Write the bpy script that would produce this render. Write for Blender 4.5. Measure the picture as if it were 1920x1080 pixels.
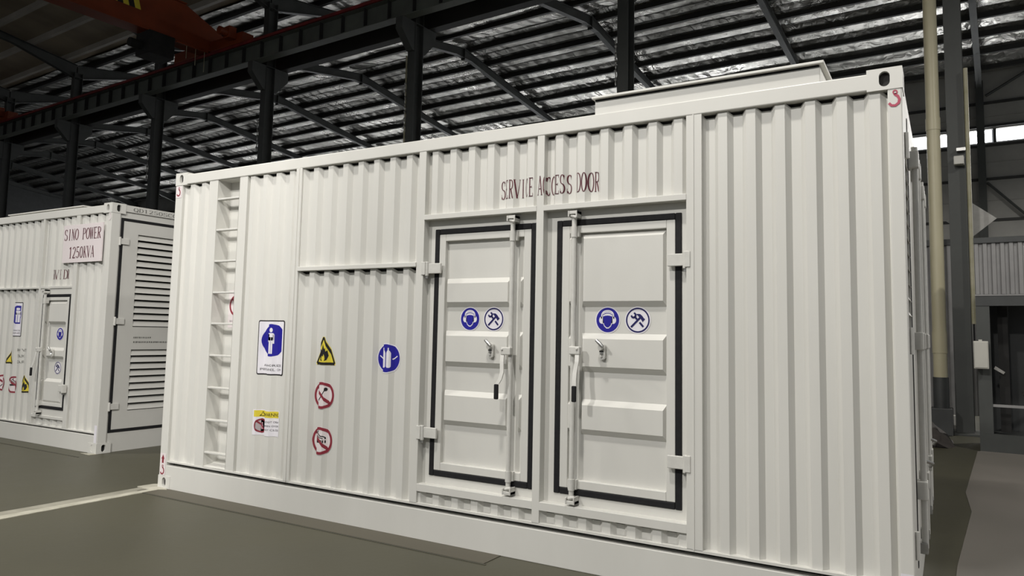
import bpy, bmesh, math, random
from mathutils import Vector, Matrix
from mathutils.geometry import tessellate_polygon

random.seed(7)
for o in list(bpy.data.objects):
    bpy.data.objects.remove(o, do_unlink=True)
SC = bpy.context.scene
COL = SC.collection
R = math.radians

# ------------------------------------------------------------------ camera
cam_d = bpy.data.cameras.new('camera')
cam = bpy.data.objects.new('camera', cam_d)
COL.objects.link(cam)
CX = Vector((0.86025, 0.50950, 0.01941))       # image right
CY = Vector((-0.02753, 0.08443, -0.99605))     # image down
CZ = Vector((-0.50913, 0.85632, 0.08666))      # forward
cam.matrix_world = Matrix(((CX.x, -CY.x, -CZ.x, 6.2362),
                           (CX.y, -CY.y, -CZ.y, -4.2541),
                           (CX.z, -CY.z, -CZ.z, 1.4577),
                           (0, 0, 0, 1)))
cam_d.sensor_fit = 'HORIZONTAL'
cam_d.sensor_width = 36.0
cam_d.lens = 1377.8 / 1920 * 36.0
cam_d.shift_x = -0.64 / 1920
cam_d.shift_y = -34.4 / 1920
cam_d.clip_start = 0.05
cam_d.clip_end = 300
SC.camera = cam

# ------------------------------------------------------------------ world, exposure
world = bpy.data.worlds.new('overcast_sky')
SC.world = world
world.use_nodes = True
bg = world.node_tree.nodes['Background']
bg.inputs['Color'].default_value = (0.92, 0.96, 1.0, 1)
bg.inputs['Strength'].default_value = 0.22
SC.view_settings.view_transform = 'Standard'
SC.view_settings.look = 'None'
SC.view_settings.gamma = 1.0
SC.view_settings.use_curve_mapping = False
SC.view_settings.exposure = 0.32

KEY_W = 1600.0        # added unseen spotlights (spot watts)
ADDED_LAMP_W = 370.0         # added unseen lamps

# ------------------------------------------------------------------ material helpers
def nodes_of(name):
    m = bpy.data.materials.new(name)
    m.use_nodes = True
    nt = m.node_tree
    return m, nt, nt.nodes['Principled BSDF']

def paint(name, c1, c2=None, rough=0.5, metal=0.0, scale=3.0, bump=0.0, bscale=60.0, stretch=(1, 1, 1), spec=0.5, rvar=0.1):
    """two-tone painted / worn surface from object-space noise"""
    m, nt, p = nodes_of(name)
    c2 = c2 or tuple(v * 0.93 for v in c1)
    tc = nt.nodes.new('ShaderNodeTexCoord')
    mp = nt.nodes.new('ShaderNodeMapping')
    mp.inputs['Scale'].default_value = stretch
    nt.links.new(tc.outputs['Object'], mp.inputs['Vector'])
    n = nt.nodes.new('ShaderNodeTexNoise')
    n.inputs['Scale'].default_value = scale
    n.inputs['Detail'].default_value = 6
    n.inputs['Roughness'].default_value = 0.6
    nt.links.new(mp.outputs['Vector'], n.inputs['Vector'])
    cr = nt.nodes.new('ShaderNodeValToRGB')
    cr.color_ramp.elements[0].position = 0.35
    cr.color_ramp.elements[1].position = 0.68
    cr.color_ramp.elements[0].color = (*c2, 1)
    cr.color_ramp.elements[1].color = (*c1, 1)
    nt.links.new(n.outputs['Fac'], cr.inputs['Fac'])
    nt.links.new(cr.outputs['Color'], p.inputs['Base Color'])
    mr = nt.nodes.new('ShaderNodeMapRange')
    mr.inputs['To Min'].default_value = max(0.02, rough - rvar)
    mr.inputs['To Max'].default_value = min(1, rough + rvar)
    nt.links.new(n.outputs['Fac'], mr.inputs['Value'])
    nt.links.new(mr.outputs['Result'], p.inputs['Roughness'])
    p.inputs['Metallic'].default_value = metal
    p.inputs['Specular IOR Level'].default_value = spec
    if bump:
        n2 = nt.nodes.new('ShaderNodeTexNoise')
        n2.inputs['Scale'].default_value = bscale
        n2.inputs['Detail'].default_value = 4
        nt.links.new(mp.outputs['Vector'], n2.inputs['Vector'])
        b = nt.nodes.new('ShaderNodeBump')
        b.inputs['Strength'].default_value = bump
        b.inputs['Distance'].default_value = 0.01
        nt.links.new(n2.outputs['Fac'], b.inputs['Height'])
        nt.links.new(b.outputs['Normal'], p.inputs['Normal'])
    return m

def emit(name, col, strength):
    m, nt, p = nodes_of(name)
    p.inputs['Base Color'].default_value = (0.8, 0.8, 0.8, 1)
    p.inputs['Emission Color'].default_value = (*col, 1)
    p.inputs['Emission Strength'].default_value = strength
    return m

def foil_material():
    m, nt, p = nodes_of('silver_insulation_foil')
    tc = nt.nodes.new('ShaderNodeTexCoord')
    mp = nt.nodes.new('ShaderNodeMapping')
    mp.inputs['Scale'].default_value = (1.0, 0.5, 1)
    nt.links.new(tc.outputs['Object'], mp.inputs['Vector'])
    big = nt.nodes.new('ShaderNodeTexNoise'); big.inputs['Scale'].default_value = 0.45; big.inputs['Detail'].default_value = 4
    nt.links.new(mp.outputs['Vector'], big.inputs['Vector'])
    wr = nt.nodes.new('ShaderNodeTexNoise'); wr.inputs['Scale'].default_value = 3.2; wr.inputs['Detail'].default_value = 5; wr.inputs['Distortion'].default_value = 0.8
    nt.links.new(mp.outputs['Vector'], wr.inputs['Vector'])
    # crease lines across the strips
    wv = nt.nodes.new('ShaderNodeTexWave'); wv.wave_type = 'BANDS'; wv.bands_direction = 'X'
    wv.inputs['Scale'].default_value = 0.55; wv.inputs['Distortion'].default_value = 3.0; wv.inputs['Detail'].default_value = 3; wv.inputs['Detail Scale'].default_value = 2.0
    nt.links.new(tc.outputs['Object'], wv.inputs['Vector'])
    ad = nt.nodes.new('ShaderNodeMath'); ad.operation = 'MULTIPLY_ADD'
    ad.inputs[1].default_value = 0.35
    nt.links.new(wv.outputs['Fac'], ad.inputs[0]); nt.links.new(wr.outputs['Fac'], ad.inputs[2])
    b = nt.nodes.new('ShaderNodeBump'); b.inputs['Strength'].default_value = 0.75; b.inputs['Distance'].default_value = 0.10
    nt.links.new(ad.outputs['Value'], b.inputs['Height'])
    nt.links.new(b.outputs['Normal'], p.inputs['Normal'])
    cr = nt.nodes.new('ShaderNodeValToRGB')
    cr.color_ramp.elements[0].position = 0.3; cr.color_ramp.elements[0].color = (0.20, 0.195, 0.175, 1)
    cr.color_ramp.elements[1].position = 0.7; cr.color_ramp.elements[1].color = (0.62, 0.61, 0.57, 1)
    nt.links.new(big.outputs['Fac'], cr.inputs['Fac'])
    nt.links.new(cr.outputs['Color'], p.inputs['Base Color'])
    mr = nt.nodes.new('ShaderNodeMapRange')
    mr.inputs['From Min'].default_value = 0.3; mr.inputs['From Max'].default_value = 0.7
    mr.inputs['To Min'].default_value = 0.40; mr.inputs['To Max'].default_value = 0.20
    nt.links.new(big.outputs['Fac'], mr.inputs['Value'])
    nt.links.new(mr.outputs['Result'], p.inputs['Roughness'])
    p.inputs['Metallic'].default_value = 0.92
    return m

def floor_material(name, c1, c2, rough):
    m = paint(name, c1, c2, rough=rough, scale=0.7, bump=0.06, bscale=25, rvar=0.12)
    return m

M = {}
M['white'] = paint('container_paint', (0.64, 0.632, 0.597), (0.61, 0.602, 0.567), rough=0.42, scale=1.6, bump=0.05, bscale=9, stretch=(1.5, 1.5, 0.4))
M['white_hw'] = paint('painted_hardware', (0.63, 0.622, 0.588), (0.57, 0.562, 0.53), rough=0.4, scale=20)
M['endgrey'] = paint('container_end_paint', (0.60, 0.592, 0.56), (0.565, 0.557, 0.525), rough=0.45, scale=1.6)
M['rubber'] = paint('black_rubber', (0.010, 0.010, 0.012), (0.014, 0.014, 0.015), rough=0.7, scale=30, spec=0.25)
M['dark'] = paint('shade_and_core_dark', (0.012, 0.012, 0.012), (0.018, 0.017, 0.016), rough=0.9)
M['signwhite'] = paint('sticker_white', (0.78, 0.76, 0.80), (0.75, 0.73, 0.78), rough=0.35)
M['pinkwhite'] = paint('sticker_pinkish_white', (0.74, 0.68, 0.68), (0.72, 0.65, 0.66), rough=0.4)
M['blue'] = paint('sticker_blue', (0.016, 0.012, 0.30), (0.014, 0.010, 0.26), rough=0.4)
M['navy'] = paint('sticker_navy', (0.010, 0.008, 0.10), (0.008, 0.007, 0.085), rough=0.4)
M['black'] = paint('sticker_black', (0.012, 0.010, 0.012), (0.016, 0.013, 0.015), rough=0.4)
M['yellow'] = paint('sticker_yellow', (0.72, 0.60, 0.055), (0.68, 0.56, 0.05), rough=0.4)
M['red'] = paint('sticker_red', (0.26, 0.028, 0.045), (0.23, 0.024, 0.04), rough=0.4)
M['hookred'] = paint('stencil_pinkred', (0.46, 0.05, 0.11), (0.40, 0.045, 0.09), rough=0.45)
M['pinkfig'] = paint('faded_pink_print', (0.55, 0.33, 0.37), (0.48, 0.27, 0.31), rough=0.45)
M['letterred'] = paint('lettering_dark_red', (0.12, 0.018, 0.03), (0.08, 0.014, 0.024), rough=0.45, scale=9)
M['grey_txt'] = paint('stencil_grey', (0.13, 0.13, 0.12), (0.18, 0.18, 0.165), rough=0.5, scale=30)
M['steel'] = paint('column_paint', (0.064, 0.068, 0.064), (0.042, 0.045, 0.043), rough=0.55, scale=1.2)
M['beam'] = paint('runway_beam_paint', (0.12, 0.132, 0.112), (0.075, 0.082, 0.072), rough=0.55, scale=1.0)
M['purlin'] = paint('purlin_paint', (0.035, 0.035, 0.033), (0.022, 0.022, 0.022), rough=0.6, scale=0.8)
M['purlin_lt'] = paint('galvanised_purlin', (0.40, 0.37, 0.33), (0.30, 0.275, 0.24), rough=0.6, scale=0.8)
M['shadedsheet'] = paint('shaded_roof_sheet', (0.45, 0.38, 0.29), (0.28, 0.235, 0.18), rough=0.55, scale=0.5, stretch=(1, 0.4, 1))  # near-bay foil, its lack of reflected light put into a dull colour
M['foil'] = foil_material()
M['railred'] = paint('red_conductor_rail', (0.22, 0.018, 0.018), (0.13, 0.014, 0.014), rough=0.5)
M['orange'] = paint('crane_orange', (0.24, 0.042, 0.009), (0.17, 0.03, 0.007), rough=0.45, scale=1.0)
M['cream'] = paint('cream_pvc', (0.50, 0.46, 0.32), (0.44, 0.40, 0.27), rough=0.4, scale=1.5, stretch=(1, 1, 0.5))
M['palepipe'] = paint('stained_pale_pipe', (0.42, 0.39, 0.30), (0.22, 0.21, 0.11), rough=0.5, scale=1.4)
M['wallsheet'] = paint('wall_cladding', (0.36, 0.35, 0.33), (0.27, 0.265, 0.25), rough=0.6, scale=0.5)
M['partition'] = paint('grey_corrugated_steel', (0.27, 0.265, 0.26), (0.21, 0.205, 0.205), rough=0.4, scale=2.0)
M['partdark'] = paint('dark_frame_steel', (0.05, 0.053, 0.053), (0.035, 0.037, 0.037), rough=0.5)
M['boxgrey'] = paint('switch_box_enamel', (0.50, 0.49, 0.44), (0.45, 0.44, 0.40), rough=0.4)
M['floor'] = floor_material('green_grey_floor_paint', (0.068, 0.064, 0.040), (0.056, 0.053, 0.033), 0.48)
M['floorpatch'] = floor_material('pale_floor_patch', (0.185, 0.168, 0.150), (0.16, 0.148, 0.130), 0.6)
M['floorstrip'] = floor_material('pale_floor_strip', (0.092, 0.083, 0.060), (0.078, 0.070, 0.050), 0.6)
M['darkline'] = paint('dark_floor_line', (0.06, 0.058, 0.042), (0.05, 0.048, 0.035), rough=0.8)
M['linewhite'] = paint('floor_line_white', (0.52, 0.50, 0.42), (0.36, 0.345, 0.28), rough=0.6, scale=6)
M['lineworn'] = paint('floor_line_worn', (0.33, 0.315, 0.26), (0.235, 0.225, 0.18), rough=0.65, scale=7)
M['plinth'] = paint('whitewashed_kerb', (0.45, 0.44, 0.42), (0.36, 0.35, 0.33), rough=0.7, scale=5)
M['dirt'] = paint('dark_rubble', (0.055, 0.047, 0.042), (0.035, 0.03, 0.028), rough=0.9, scale=6)
M['window'] = emit('daylit_window_pane', (0.97, 0.98, 1.0), 9.0)
M['glow_low'] = emit('added_glow_panel', (0.97, 0.98, 1.0), 2.2)
M['lamp'] = emit('added_lamp_face', (1.0, 0.97, 0.92), 6.0)
M['zinc'] = paint('bright_zinc', (0.45, 0.45, 0.44), (0.3, 0.3, 0.29), rough=0.35, metal=0.8, scale=10)
M['wire'] = paint('roof_wire', (0.02, 0.02, 0.02), rough=0.6)

# ------------------------------------------------------------------ mesh builder
class MB:
    def __init__(self):
        self.v = []; self.f = []
    def add(self, vs, fs):
        b = len(self.v)
        self.v += [tuple(v) for v in vs]
        self.f += [tuple(i + b for i in f) for f in fs]
        return self
    def box(self, x0, x1, y0, y1, z0, z1):
        vs = [(x, y, z) for z in (z0, z1) for y in (y0, y1) for x in (x0, x1)]
        return self.add(vs, [(0, 2, 3, 1), (4, 5, 7, 6), (0, 1, 5, 4), (2, 6, 7, 3), (0, 4, 6, 2), (1, 3, 7, 5)])
    def prism(self, poly, axis, a, b):
        """extrude 2-D polygon along an axis: x->(y,z)  y->(x,z)  z->(x,y)"""
        def mk(p, w):
            return {'x': (w, p[0], p[1]), 'y': (p[0], w, p[1]), 'z': (p[0], p[1], w)}[axis]
        n = len(poly)
        vs = [mk(p, a) for p in poly] + [mk(p, b) for p in poly]
        fs = [tuple(range(n))[::-1], tuple(range(n, 2 * n))]
        fs += [(i, (i + 1) % n, n + (i + 1) % n, n + i) for i in range(n)]
        return self.add(vs, fs)
    def tube(self, pts, r, n=12, cap=True):
        pts = [Vector(p) for p in pts]
        rings = []
        for i, p in enumerate(pts):
            d = (pts[min(i + 1, len(pts) - 1)] - pts[max(i - 1, 0)]).normalized()
            a = d.orthogonal().normalized() if i == 0 else (rings_a - d * rings_a.dot(d)).normalized()
            rings_a = a
            c = d.cross(a)
            rr = r[i] if isinstance(r, (list, tuple)) else r
            rings.append([p + (a * math.cos(2 * math.pi * k / n) + c * math.sin(2 * math.pi * k / n)) * rr for k in range(n)])
        vs = [v for ring in rings for v in ring]
        fs = []
        for i in range(len(pts) - 1):
            for k in range(n):
                fs.append((i * n + k, i * n + (k + 1) % n, (i + 1) * n + (k + 1) % n, (i + 1) * n + k))
        if cap:
            fs.append(tuple(range(n))[::-1]); fs.append(tuple(range((len(pts) - 1) * n, len(pts) * n)))
        return self.add(vs, fs)
    def build(self, name, mat, parent=None, smooth=False, bevel=0.0, label=None):
        me = bpy.data.meshes.new(name)
        me.from_pydata(self.v, [], self.f)
        bm = bmesh.new(); bm.from_mesh(me)
        bmesh.ops.recalc_face_normals(bm, faces=bm.faces)
        bm.to_mesh(me); bm.free()
        me.materials.append(M[mat] if isinstance(mat, str) else mat)
        o = bpy.data.objects.new(name, me)
        COL.objects.link(o)
        if parent: o.parent = parent
        if smooth:
            for p in me.polygons: p.use_smooth = True
            if hasattr(me, 'set_sharp_from_angle'): me.set_sharp_from_angle(angle=R(40))
        if bevel:
            md = o.modifiers.new('bevel', 'BEVEL'); md.width = bevel; md.segments = 2; md.limit_method = 'ANGLE'; md.angle_limit = R(50)
        if label: o['label'] = label
        return o

def box(name, x0, x1, y0, y1, z0, z1, mat, parent=None, bevel=0.0, label=None):
    return MB().box(x0, x1, y0, y1, z0, z1).build(name, mat, parent, bevel=bevel, label=label)

def tag(o, label=None, cat=None, group=None, kind=None):
    if label: o['label'] = label
    if cat: o['category'] = cat
    if group: o['group'] = group
    if kind: o['kind'] = kind
    return o

def empty(name, loc=(0, 0, 0), rz=0.0):
    o = bpy.data.objects.new(name, None)
    COL.objects.link(o)
    o.location = loc; o.rotation_euler = (0, 0, rz); o.empty_display_size = 0.2
    return o

def dup(o, parent, loc=None):
    c = o.copy(); COL.objects.link(c)
    c.parent = parent
    if loc is not None: c.location = loc
    return c

def copy_tree(root):
    c = root.copy(); COL.objects.link(c)
    for ch in list(root.children):
        d = ch.copy(); COL.objects.link(d); d.parent = c
        for g in list(ch.children):
            e = g.copy(); COL.objects.link(e); e.parent = d
    return c

# ------------------------------------------------------------------ building frame (s along the columns, t across, z up)
TH = 0.056
PX, PY = 6.422, 9.751
def W(s, t, z=0.0):
    return (PX + s * math.cos(TH) + t * math.sin(TH), PY - s * math.sin(TH) + t * math.cos(TH), z)
def bplace(o, s=0, t=0, z=0):
    o.location = W(s, t, z); o.rotation_euler = (0, 0, -TH); return o

RIDGE, BAY, ZTOP, SLOPE = 9.63, 19.3, 13.35, 0.16
def ztop(t):
    u = (t % BAY)
    return ZTOP - SLOPE * abs(u - BAY / 2)

# ------------------------------------------------------------------ floor
fl = MB().box(-75, 16, -22, 26, -0.2, 0.0).build('floor', 'floor')
fl.location = (0, 0, 0); tag(fl, 'grey-green painted workshop floor under the containers', None, kind='structure')

o = MB().box(-0.005, 3.66, -0.205, 0.0, 0.0, 0.004).build('floor_strip', 'floorstrip')  # strip a little paler than the floor around it
tag(o, 'paler floor strip along the near container base', None, kind='structure')
o = MB().box(-0.01, 3.68, -0.222, -0.205, 0.0, 0.003).build('dark_floor_line', 'darkline'); tag(o, 'dark thin line in the floor before the near container', None, kind='structure')  # thin darker line along the strip's outer edge
o = MB().box(-6.5, -2.1, 0.43, 0.452, 0.0, 0.003).build('dark_floor_line', 'darkline'); tag(o, 'dark thin line in the floor before the far container', None, kind='structure')
ln = empty('floor_line', (0, 0, 0)); tag(ln, 'worn white painted floor line running out from the near container corner', 'floor line')
MB().prism([(-0.20, -6), (-0.06, -6), (0.02, 0.0), (-0.11, 0.04)], 'z', 0, 0.004).build('worn_band', 'lineworn', ln)
MB().prism([(-0.06, -6), (0.12, -6), (0.10, -0.02), (0.02, 0.0)], 'z', 0, 0.005).build('white_edge', 'linewhite', ln)
MB().prism([(-0.16, -0.10), (0.0, -0.12), (0.17, -0.03), (0.06, 0.02), (-0.06, 0.10), (-0.14, 0.05)], 'z', 0, 0.008).build('paint_patch', 'linewhite', ln)
o = MB().prism([(6.13, -2), (6.24, 1.5), (6.36, 3.37), (6.33, 4.3), (6.52, 7.6), (6.56, 7.66), (9.5, 7.9), (9.5, -2)], 'z', 0, 0.004).build('floor_area', 'floorpatch')  # floor area in a paler colour than the rest
tag(o, 'paler floor area right of the near container', None, kind='structure')

# ------------------------------------------------------------------ roof and hall frame
ceil = bplace(empty('ceiling')); tag(ceil, 'pitched steel workshop roof of rafters, purlins and silver foil', None, kind='structure')
S0, S1 = 13.0, -66.0
def slope_sheet(name, t0, t1, mat, seed, off=0.21, sag=0.07):
    rnd = random.Random(seed)
    nt = 1 + int(abs(t1 - t0) / 1.25 * 6)
    ns = 160
    ph = [rnd.uniform(0, 6.28) for _ in range(12)]
    vs = []; fs = []
    for i in range(ns + 1):
        s = S0 + (S1 - S0) * i / ns
        for j in range(nt + 1):
            t = t0 + (t1 - t0) * j / nt
            u = ((t - RIDGE) / 1.25) % 1.0
            k = int((t - t0) / 1.25) % 12
            sg = sag * (4 * u * (1 - u)) * (0.75 + 0.35 * math.sin(s * 0.9 + ph[k]) + 0.2 * math.sin(s * 2.3 + ph[(k + 5) % 12]))
            vs.append((s, t, ztop(t) + off - sg))
    for i in range(ns):
        for j in range(nt):
            a = i * (nt + 1) + j
            fs.append((a, a + 1, a + nt + 2, a + nt + 1))
    return MB().add(vs, fs).build(name, mat, ceil, smooth=True)
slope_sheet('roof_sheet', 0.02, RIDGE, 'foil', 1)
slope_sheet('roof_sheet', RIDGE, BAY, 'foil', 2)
slope_sheet('roof_sheet', -RIDGE, -0.02, 'shadedsheet', 3, sag=0.02)
slope_sheet('roof_sheet', -BAY, -RIDGE, 'shadedsheet', 4, sag=0.02)
for (t0, t1) in ((-BAY - .3, 0.0), (0.0, BAY + .3)):   # outer skin over the insulation keeps daylight out
    tm = (t0 + t1) / 2
    MB().add([(S0, t0, ZTOP - SLOPE * 9.9 + .32), (S1, t0, ZTOP - SLOPE * 9.9 + .32), (S0, tm, ZTOP + .34), (S1, tm, ZTOP + .34), (S0, t1, ZTOP - SLOPE * 9.9 + .32), (S1, t1, ZTOP - SLOPE * 9.9 + .32)],
             [(0, 1, 3, 2), (2, 3, 5, 4)]).build('outer_roof_skin', 'shadedsheet', ceil)
# purlins: one object each, shared mesh
def purlin_mesh(mat):
    return MB().box(S1, S0, -0.035, 0.035, 0.0, 0.2).box(S1, S0, 0.03, 0.09, 0.0, 0.012).build('purlin', mat, ceil)
pd = purlin_mesh('purlin'); pl = purlin_mesh('purlin_lt')
first = {'d': True, 'l': True}
def put_purlin(t, key):
    base = pd if key == 'd' else pl
    p = base if first[key] else dup(base, ceil)
    first[key] = False
    p.location = (0, t, ztop(t))
k = -7
while k <= 7:
    t = RIDGE + 0.35 * (1 if k >= 0 else -1) + 1.25 * k
    if 0.15 < t < BAY - 0.1: put_purlin(t, 'd')
    k += 1
for k in range(16):
    t = -0.5 - 1.25 * k
    if t > -BAY: put_purlin(t, 'l')
# rafters
def rafter_mesh(mat):
    pts_top = [(0.0, ztop(0.001)), (RIDGE, ZTOP), (BAY - 0.05, ztop(BAY - 0.05))]
    soff = [(BAY - 0.05, 11.25), (BAY - 2.4, 12.0 - 0.05), (BAY - 6, ztop(BAY - 6) - 0.34), (RIDGE + .5, ZTOP - 0.42), (RIDGE - .5, ZTOP - 0.42), (6.0, ztop(6) - 0.34), (2.4, 11.95), (0.0, 11.25)]
    m = MB()
    m.prism(pts_top + soff, 'x', -0.006, 0.006)
    for (a, b) in zip(pts_top[:-1], pts_top[1:]):
        m.prism([(a[0], a[1] - 0.014), (b[0], b[1] - 0.014), b, a], 'x', -0.10, 0.10)
    for (a, b) in zip(soff[:-1], soff[1:]):
        m.prism([(a[0], a[1]), (b[0], b[1]), (b[0], b[1] + 0.014), (a[0], a[1] + 0.014)], 'x', -0.10, 0.10)
    m.box(-0.10, 0.10, RIDGE - 0.014, RIDGE + 0.014, ZTOP - 0.5, ZTOP)
    return m.build('rafter', mat, ceil)
raf = rafter_mesh('steel'); fr = True
for i in range(-1, 12):
    r_ = raf if fr else dup(raf, ceil)
    fr = False
    r_.location = (-6.0 * i, 0, 0)
    r2 = dup(raf, ceil); r2.location = (-6.0 * i, -BAY, 0)
# thin wires under the foil near the ridge
wm = MB().tube([(S1, 0, 0), (S0, 0, 0)], 0.012, 5).build('support_wire', 'wire', ceil)
fw = True
for t in (RIDGE + 0.75, RIDGE + 1.15, RIDGE + 2.0, RIDGE + 2.4, RIDGE - 0.6, RIDGE + 3.3):
    w = wm if fw else dup(wm, ceil)
    fw = False
    w.location = (0, t, ztop(t) + 0.02)

# columns ------------------------------------------------------------
def make_column():
    c = empty('column')
    m = MB().box(-0.125, 0.125, -0.16, -0.145, 0.02, 11.5).box(-0.125, 0.125, 0.145, 0.16, 0.02, 11.5).box(-0.007, 0.007, -0.145, 0.145, 0.02, 11.5)
    m.build('shaft', 'steel', c)
    box('base_plate', -0.28, 0.28, -0.34, 0.34, 0.0, 0.03, 'steel', c)
    for sg in (-1, 1):
        MB().prism([(sg * 0.16, 8.70), (sg * 0.24, 8.70), (sg * 0.66, 9.15), (sg * 0.66, 9.46), (sg * 0.16, 9.46)], 'x', -0.11, 0.11).build('corbel', 'steel', c, label='tapered bracket carrying the crane beam')
    for z in (9.44, 11.3):
        box('stiffener', -0.12, 0.12, -0.145, 0.145, z, z + 0.02, 'steel', c)
    return c
col0 = make_column()
names = ['steel column beside the cream downpipe at the right edge', 'steel column rising behind the roof box of the near container',
         'steel column behind the middle of the near container', 'steel column left of the crane end carriage motor, above the ladder end',
         'steel column rising just right of the far container corner', 'steel column rising behind the far container roof',
         'steel column at the left picture edge']
COLS = []
for i in range(0, 7):
    c = col0 if i == 0 else copy_tree(col0)
    bplace(c, -6.0 * i, 0, 0)
    tag(c, names[i], 'column', 'row of dark steel columns carrying the crane beams')
    COLS.append(c)
# conduits and bead-like cable chains clipped to some columns
def chain(col, z0, z1, s=-0.14, t=-0.19):
    m = MB()
    n = int((z1 - z0) / 0.09)
    for k in range(n):
        z = z0 + (z1 - z0) * k / n
        rr = 0.035 if k % 2 else 0.022
        m.tube([(s, t, z), (s + random.uniform(-.012, .012), t, z + 0.045), (s, t, z + 0.09)], [0.012, rr, 0.012], 8)
    m.build('cable_chain', 'zinc', col, smooth=True)
chain(COLS[1], 6.75, 7.75); chain(COLS[2], 6.6, 7.9); chain(COLS[3], 6.8, 7.8); chain(COLS[4], 6.5, 7.7)
MB().tube([(-0.14, -0.18, 0.03), (-0.14, -0.18, 8.6)], 0.022, 8).build('conduit', 'palepipe', COLS[2], smooth=True)

# crane runway beams -------------------------------------------------
def runway(label, near_side):
    b = empty('crane_runway_beam')
    zb, zt = 9.46, 10.02
    m = MB().box(S1 + 8, S0, -0.14, 0.14, zb, zb + 0.025).box(S1 + 8, S0, -0.16, 0.16, zt - 0.025, zt).box(S1 + 8, S0, -0.008, 0.008, zb + .025, zt - .025)
    m.build('girder', 'beam' if near_side else 'purlin', b)  # far girder takes a dark colour that stands for its shade
    box('crane_rail', S1 + 8, S0, -0.035, 0.035, zt, zt + 0.08, 'purlin', b)
    if near_side: box('conductor_rail', S1 + 8, S0, -0.24, -0.19, zt - 0.02, zt + 0.06, 'railred', b, label='red conductor rail along the top edge')
    tag(b, label, 'crane beam', 'pair of crane runway beams on the columns')
    if not near_side: return b
    st = MB().prism([(-0.13, zb + .025), (-0.008, zb + .025), (-0.008, zt - .025), (-0.13, zt - .025)], 'x', -0.007, 0.007).build('stiffener', 'purlin', b)
    st.location = (S0 - 0.5, 0, 0)
    s = S0 - 0.5 - 0.86
    while s > -48:
        q = dup(st, b); q.location = (s, 0, 0); s -= 0.86
    return b
bplace(runway('grey-green runway beam with red rail, on the near side of the columns', True), 0, -0.5, 0)
bplace(runway('runway beam coloured dark for its shade, on the far side of the columns', False), 0, 0.5, 0)

# overhead crane -----------------------------------------------------
cr = empty('overhead_crane'); tag(cr, 'orange overhead travelling crane girder with striped marking, top left', 'crane')
bplace(cr, -20.3, 0, 0)
MB().prism([(-18.6, 10.12), (-0.62, 10.12), (-0.22, 10.16), (-0.22, 10.75), (-1.6, 11.32), (-18.6, 11.32)], 'x', -0.3, 0.3).build('girder', 'orange', cr, bevel=0.01)
box('end_carriage', -1.7, 1.9, -0.70, -0.30, 10.12, 10.46, 'orange', cr, bevel=0.015)
for s in (-1.4, 1.45):
    MB().tube([(s, -0.57, 10.22), (s, -0.43, 10.22)], 0.12, 20).build('wheel', 'purlin', cr, smooth=True)
MB().tube([(1.45, -0.72, 10.42), (1.45, -1.2, 10.42)], 0.12, 16).build('drive_motor', 'orange', cr, smooth=True)
box('gearbox', 1.30, 1.60, -0.95, -0.70, 10.26, 10.62, 'orange', cr, bevel=0.01)
box('girder_flange', -0.36, 0.36, -18.6, -1.6, 11.32, 11.35, 'orange', cr)
box('hoist_cabinet', -0.30, 0.42, -2.75, -1.95, 9.42, 10.11, 'dark', cr, bevel=0.02, label='dark hoist cabinet slung under the girder')
MB().tube([(0.0, -2.75, 9.7), (0.0, -3.1, 9.7)], 0.13, 14).build('hoist_motor', 'dark', cr, smooth=True)
box('cross_bar', 0.44, 0.50, -1.95, -0.9, 9.98, 10.03, 'orange', cr)
for k in range(3):
    MB().tube([(0.46, -1.0 - .3 * k, 10.0), (0.46, -1.0 - .3 * k, 9.35 + .12 * k)], 0.010, 6).build('hanging_cable', 'palepipe', cr)
for k in range(5):
    t = -2.98 - 0.17 * k
    MB().prism([(t, 10.62), (t - 0.17, 10.62), (t - 0.36, 11.30), (t - 0.19, 11.30)], 'x', 0.3, 0.306).build('warning_stripe', 'black' if k % 2 else 'yellow', cr)
cr2 = copy_tree(cr); bplace(cr2, -36.2, 0, 0)
tag(cr2, 'second orange crane further down the runway, only its end carriage showing at the left edge', 'crane', 'orange overhead cranes')
cr['group'] = 'orange overhead cranes'

# far wall ------------------------------------------------------------
fw_ = bplace(empty('wall_far'), 0, 0, 0); tag(fw_, 'dark clad far wall of the workshop with a strip of windows', None, kind='structure')
TW = BAY + 0.12
box('wall_sheet', S1, S0, TW, TW + 0.12, 0.0, 9.18, 'wallsheet', fw_)
box('wall_sheet', S1, S0, TW, TW + 0.12, 9.72, 12.1, 'wallsheet', fw_)
g = box('girt', S1, S0, TW - 0.08, TW, 0, 0.10, 'purlin', fw_); g.location.z = 1.6
for z in (3.1, 4.6, 6.1, 7.7, 9.02, 9.78, 10.7):
    q = dup(g, fw_); q.location = (0, 0, z)
rg = MB().prism([(TW - 0.02, 0.0), (TW, -0.012), (TW, 0.012)], 'x', S1, S0).build('sheet_lap', 'wallsheet', fw_); rg.location.z = 2.35
for z in (3.85, 5.35, 6.9, 8.4, 10.2):
    q = dup(rg, fw_); q.location = (0, 0, z)
wc = MB().box(-0.13, 0.13, -0.3, -0.285, 0, 11.6).box(-0.13, 0.13, -0.1, -0.085, 0, 11.6).box(-0.006, 0.006, -0.29, -0.09, 0, 11.6).build('wall_post', 'steel', fw_)
wc.location = (0, TW, 0)
for i in range(-1, 11):
    if i != 0:
        q = dup(wc, fw_); q.location = (-6.0 * i, TW, 0)
for (a, b) in (((0.15, 7.6), (5.8, 1.2)), ((0.15, 1.2), (5.8, 7.6)), ((0.2, 11.0), (3.0, 12.6))):
    MB().tube([(a[0], TW - 0.16, a[1]), (b[0], TW - 0.16, b[1])], 0.05, 6).build('brace', 'steel', fw_)
win = bplace(empty('window_1'), 0, 0, 0); tag(win, 'long strip of overexposed daylight windows high in the far wall', None, kind='structure')
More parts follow.
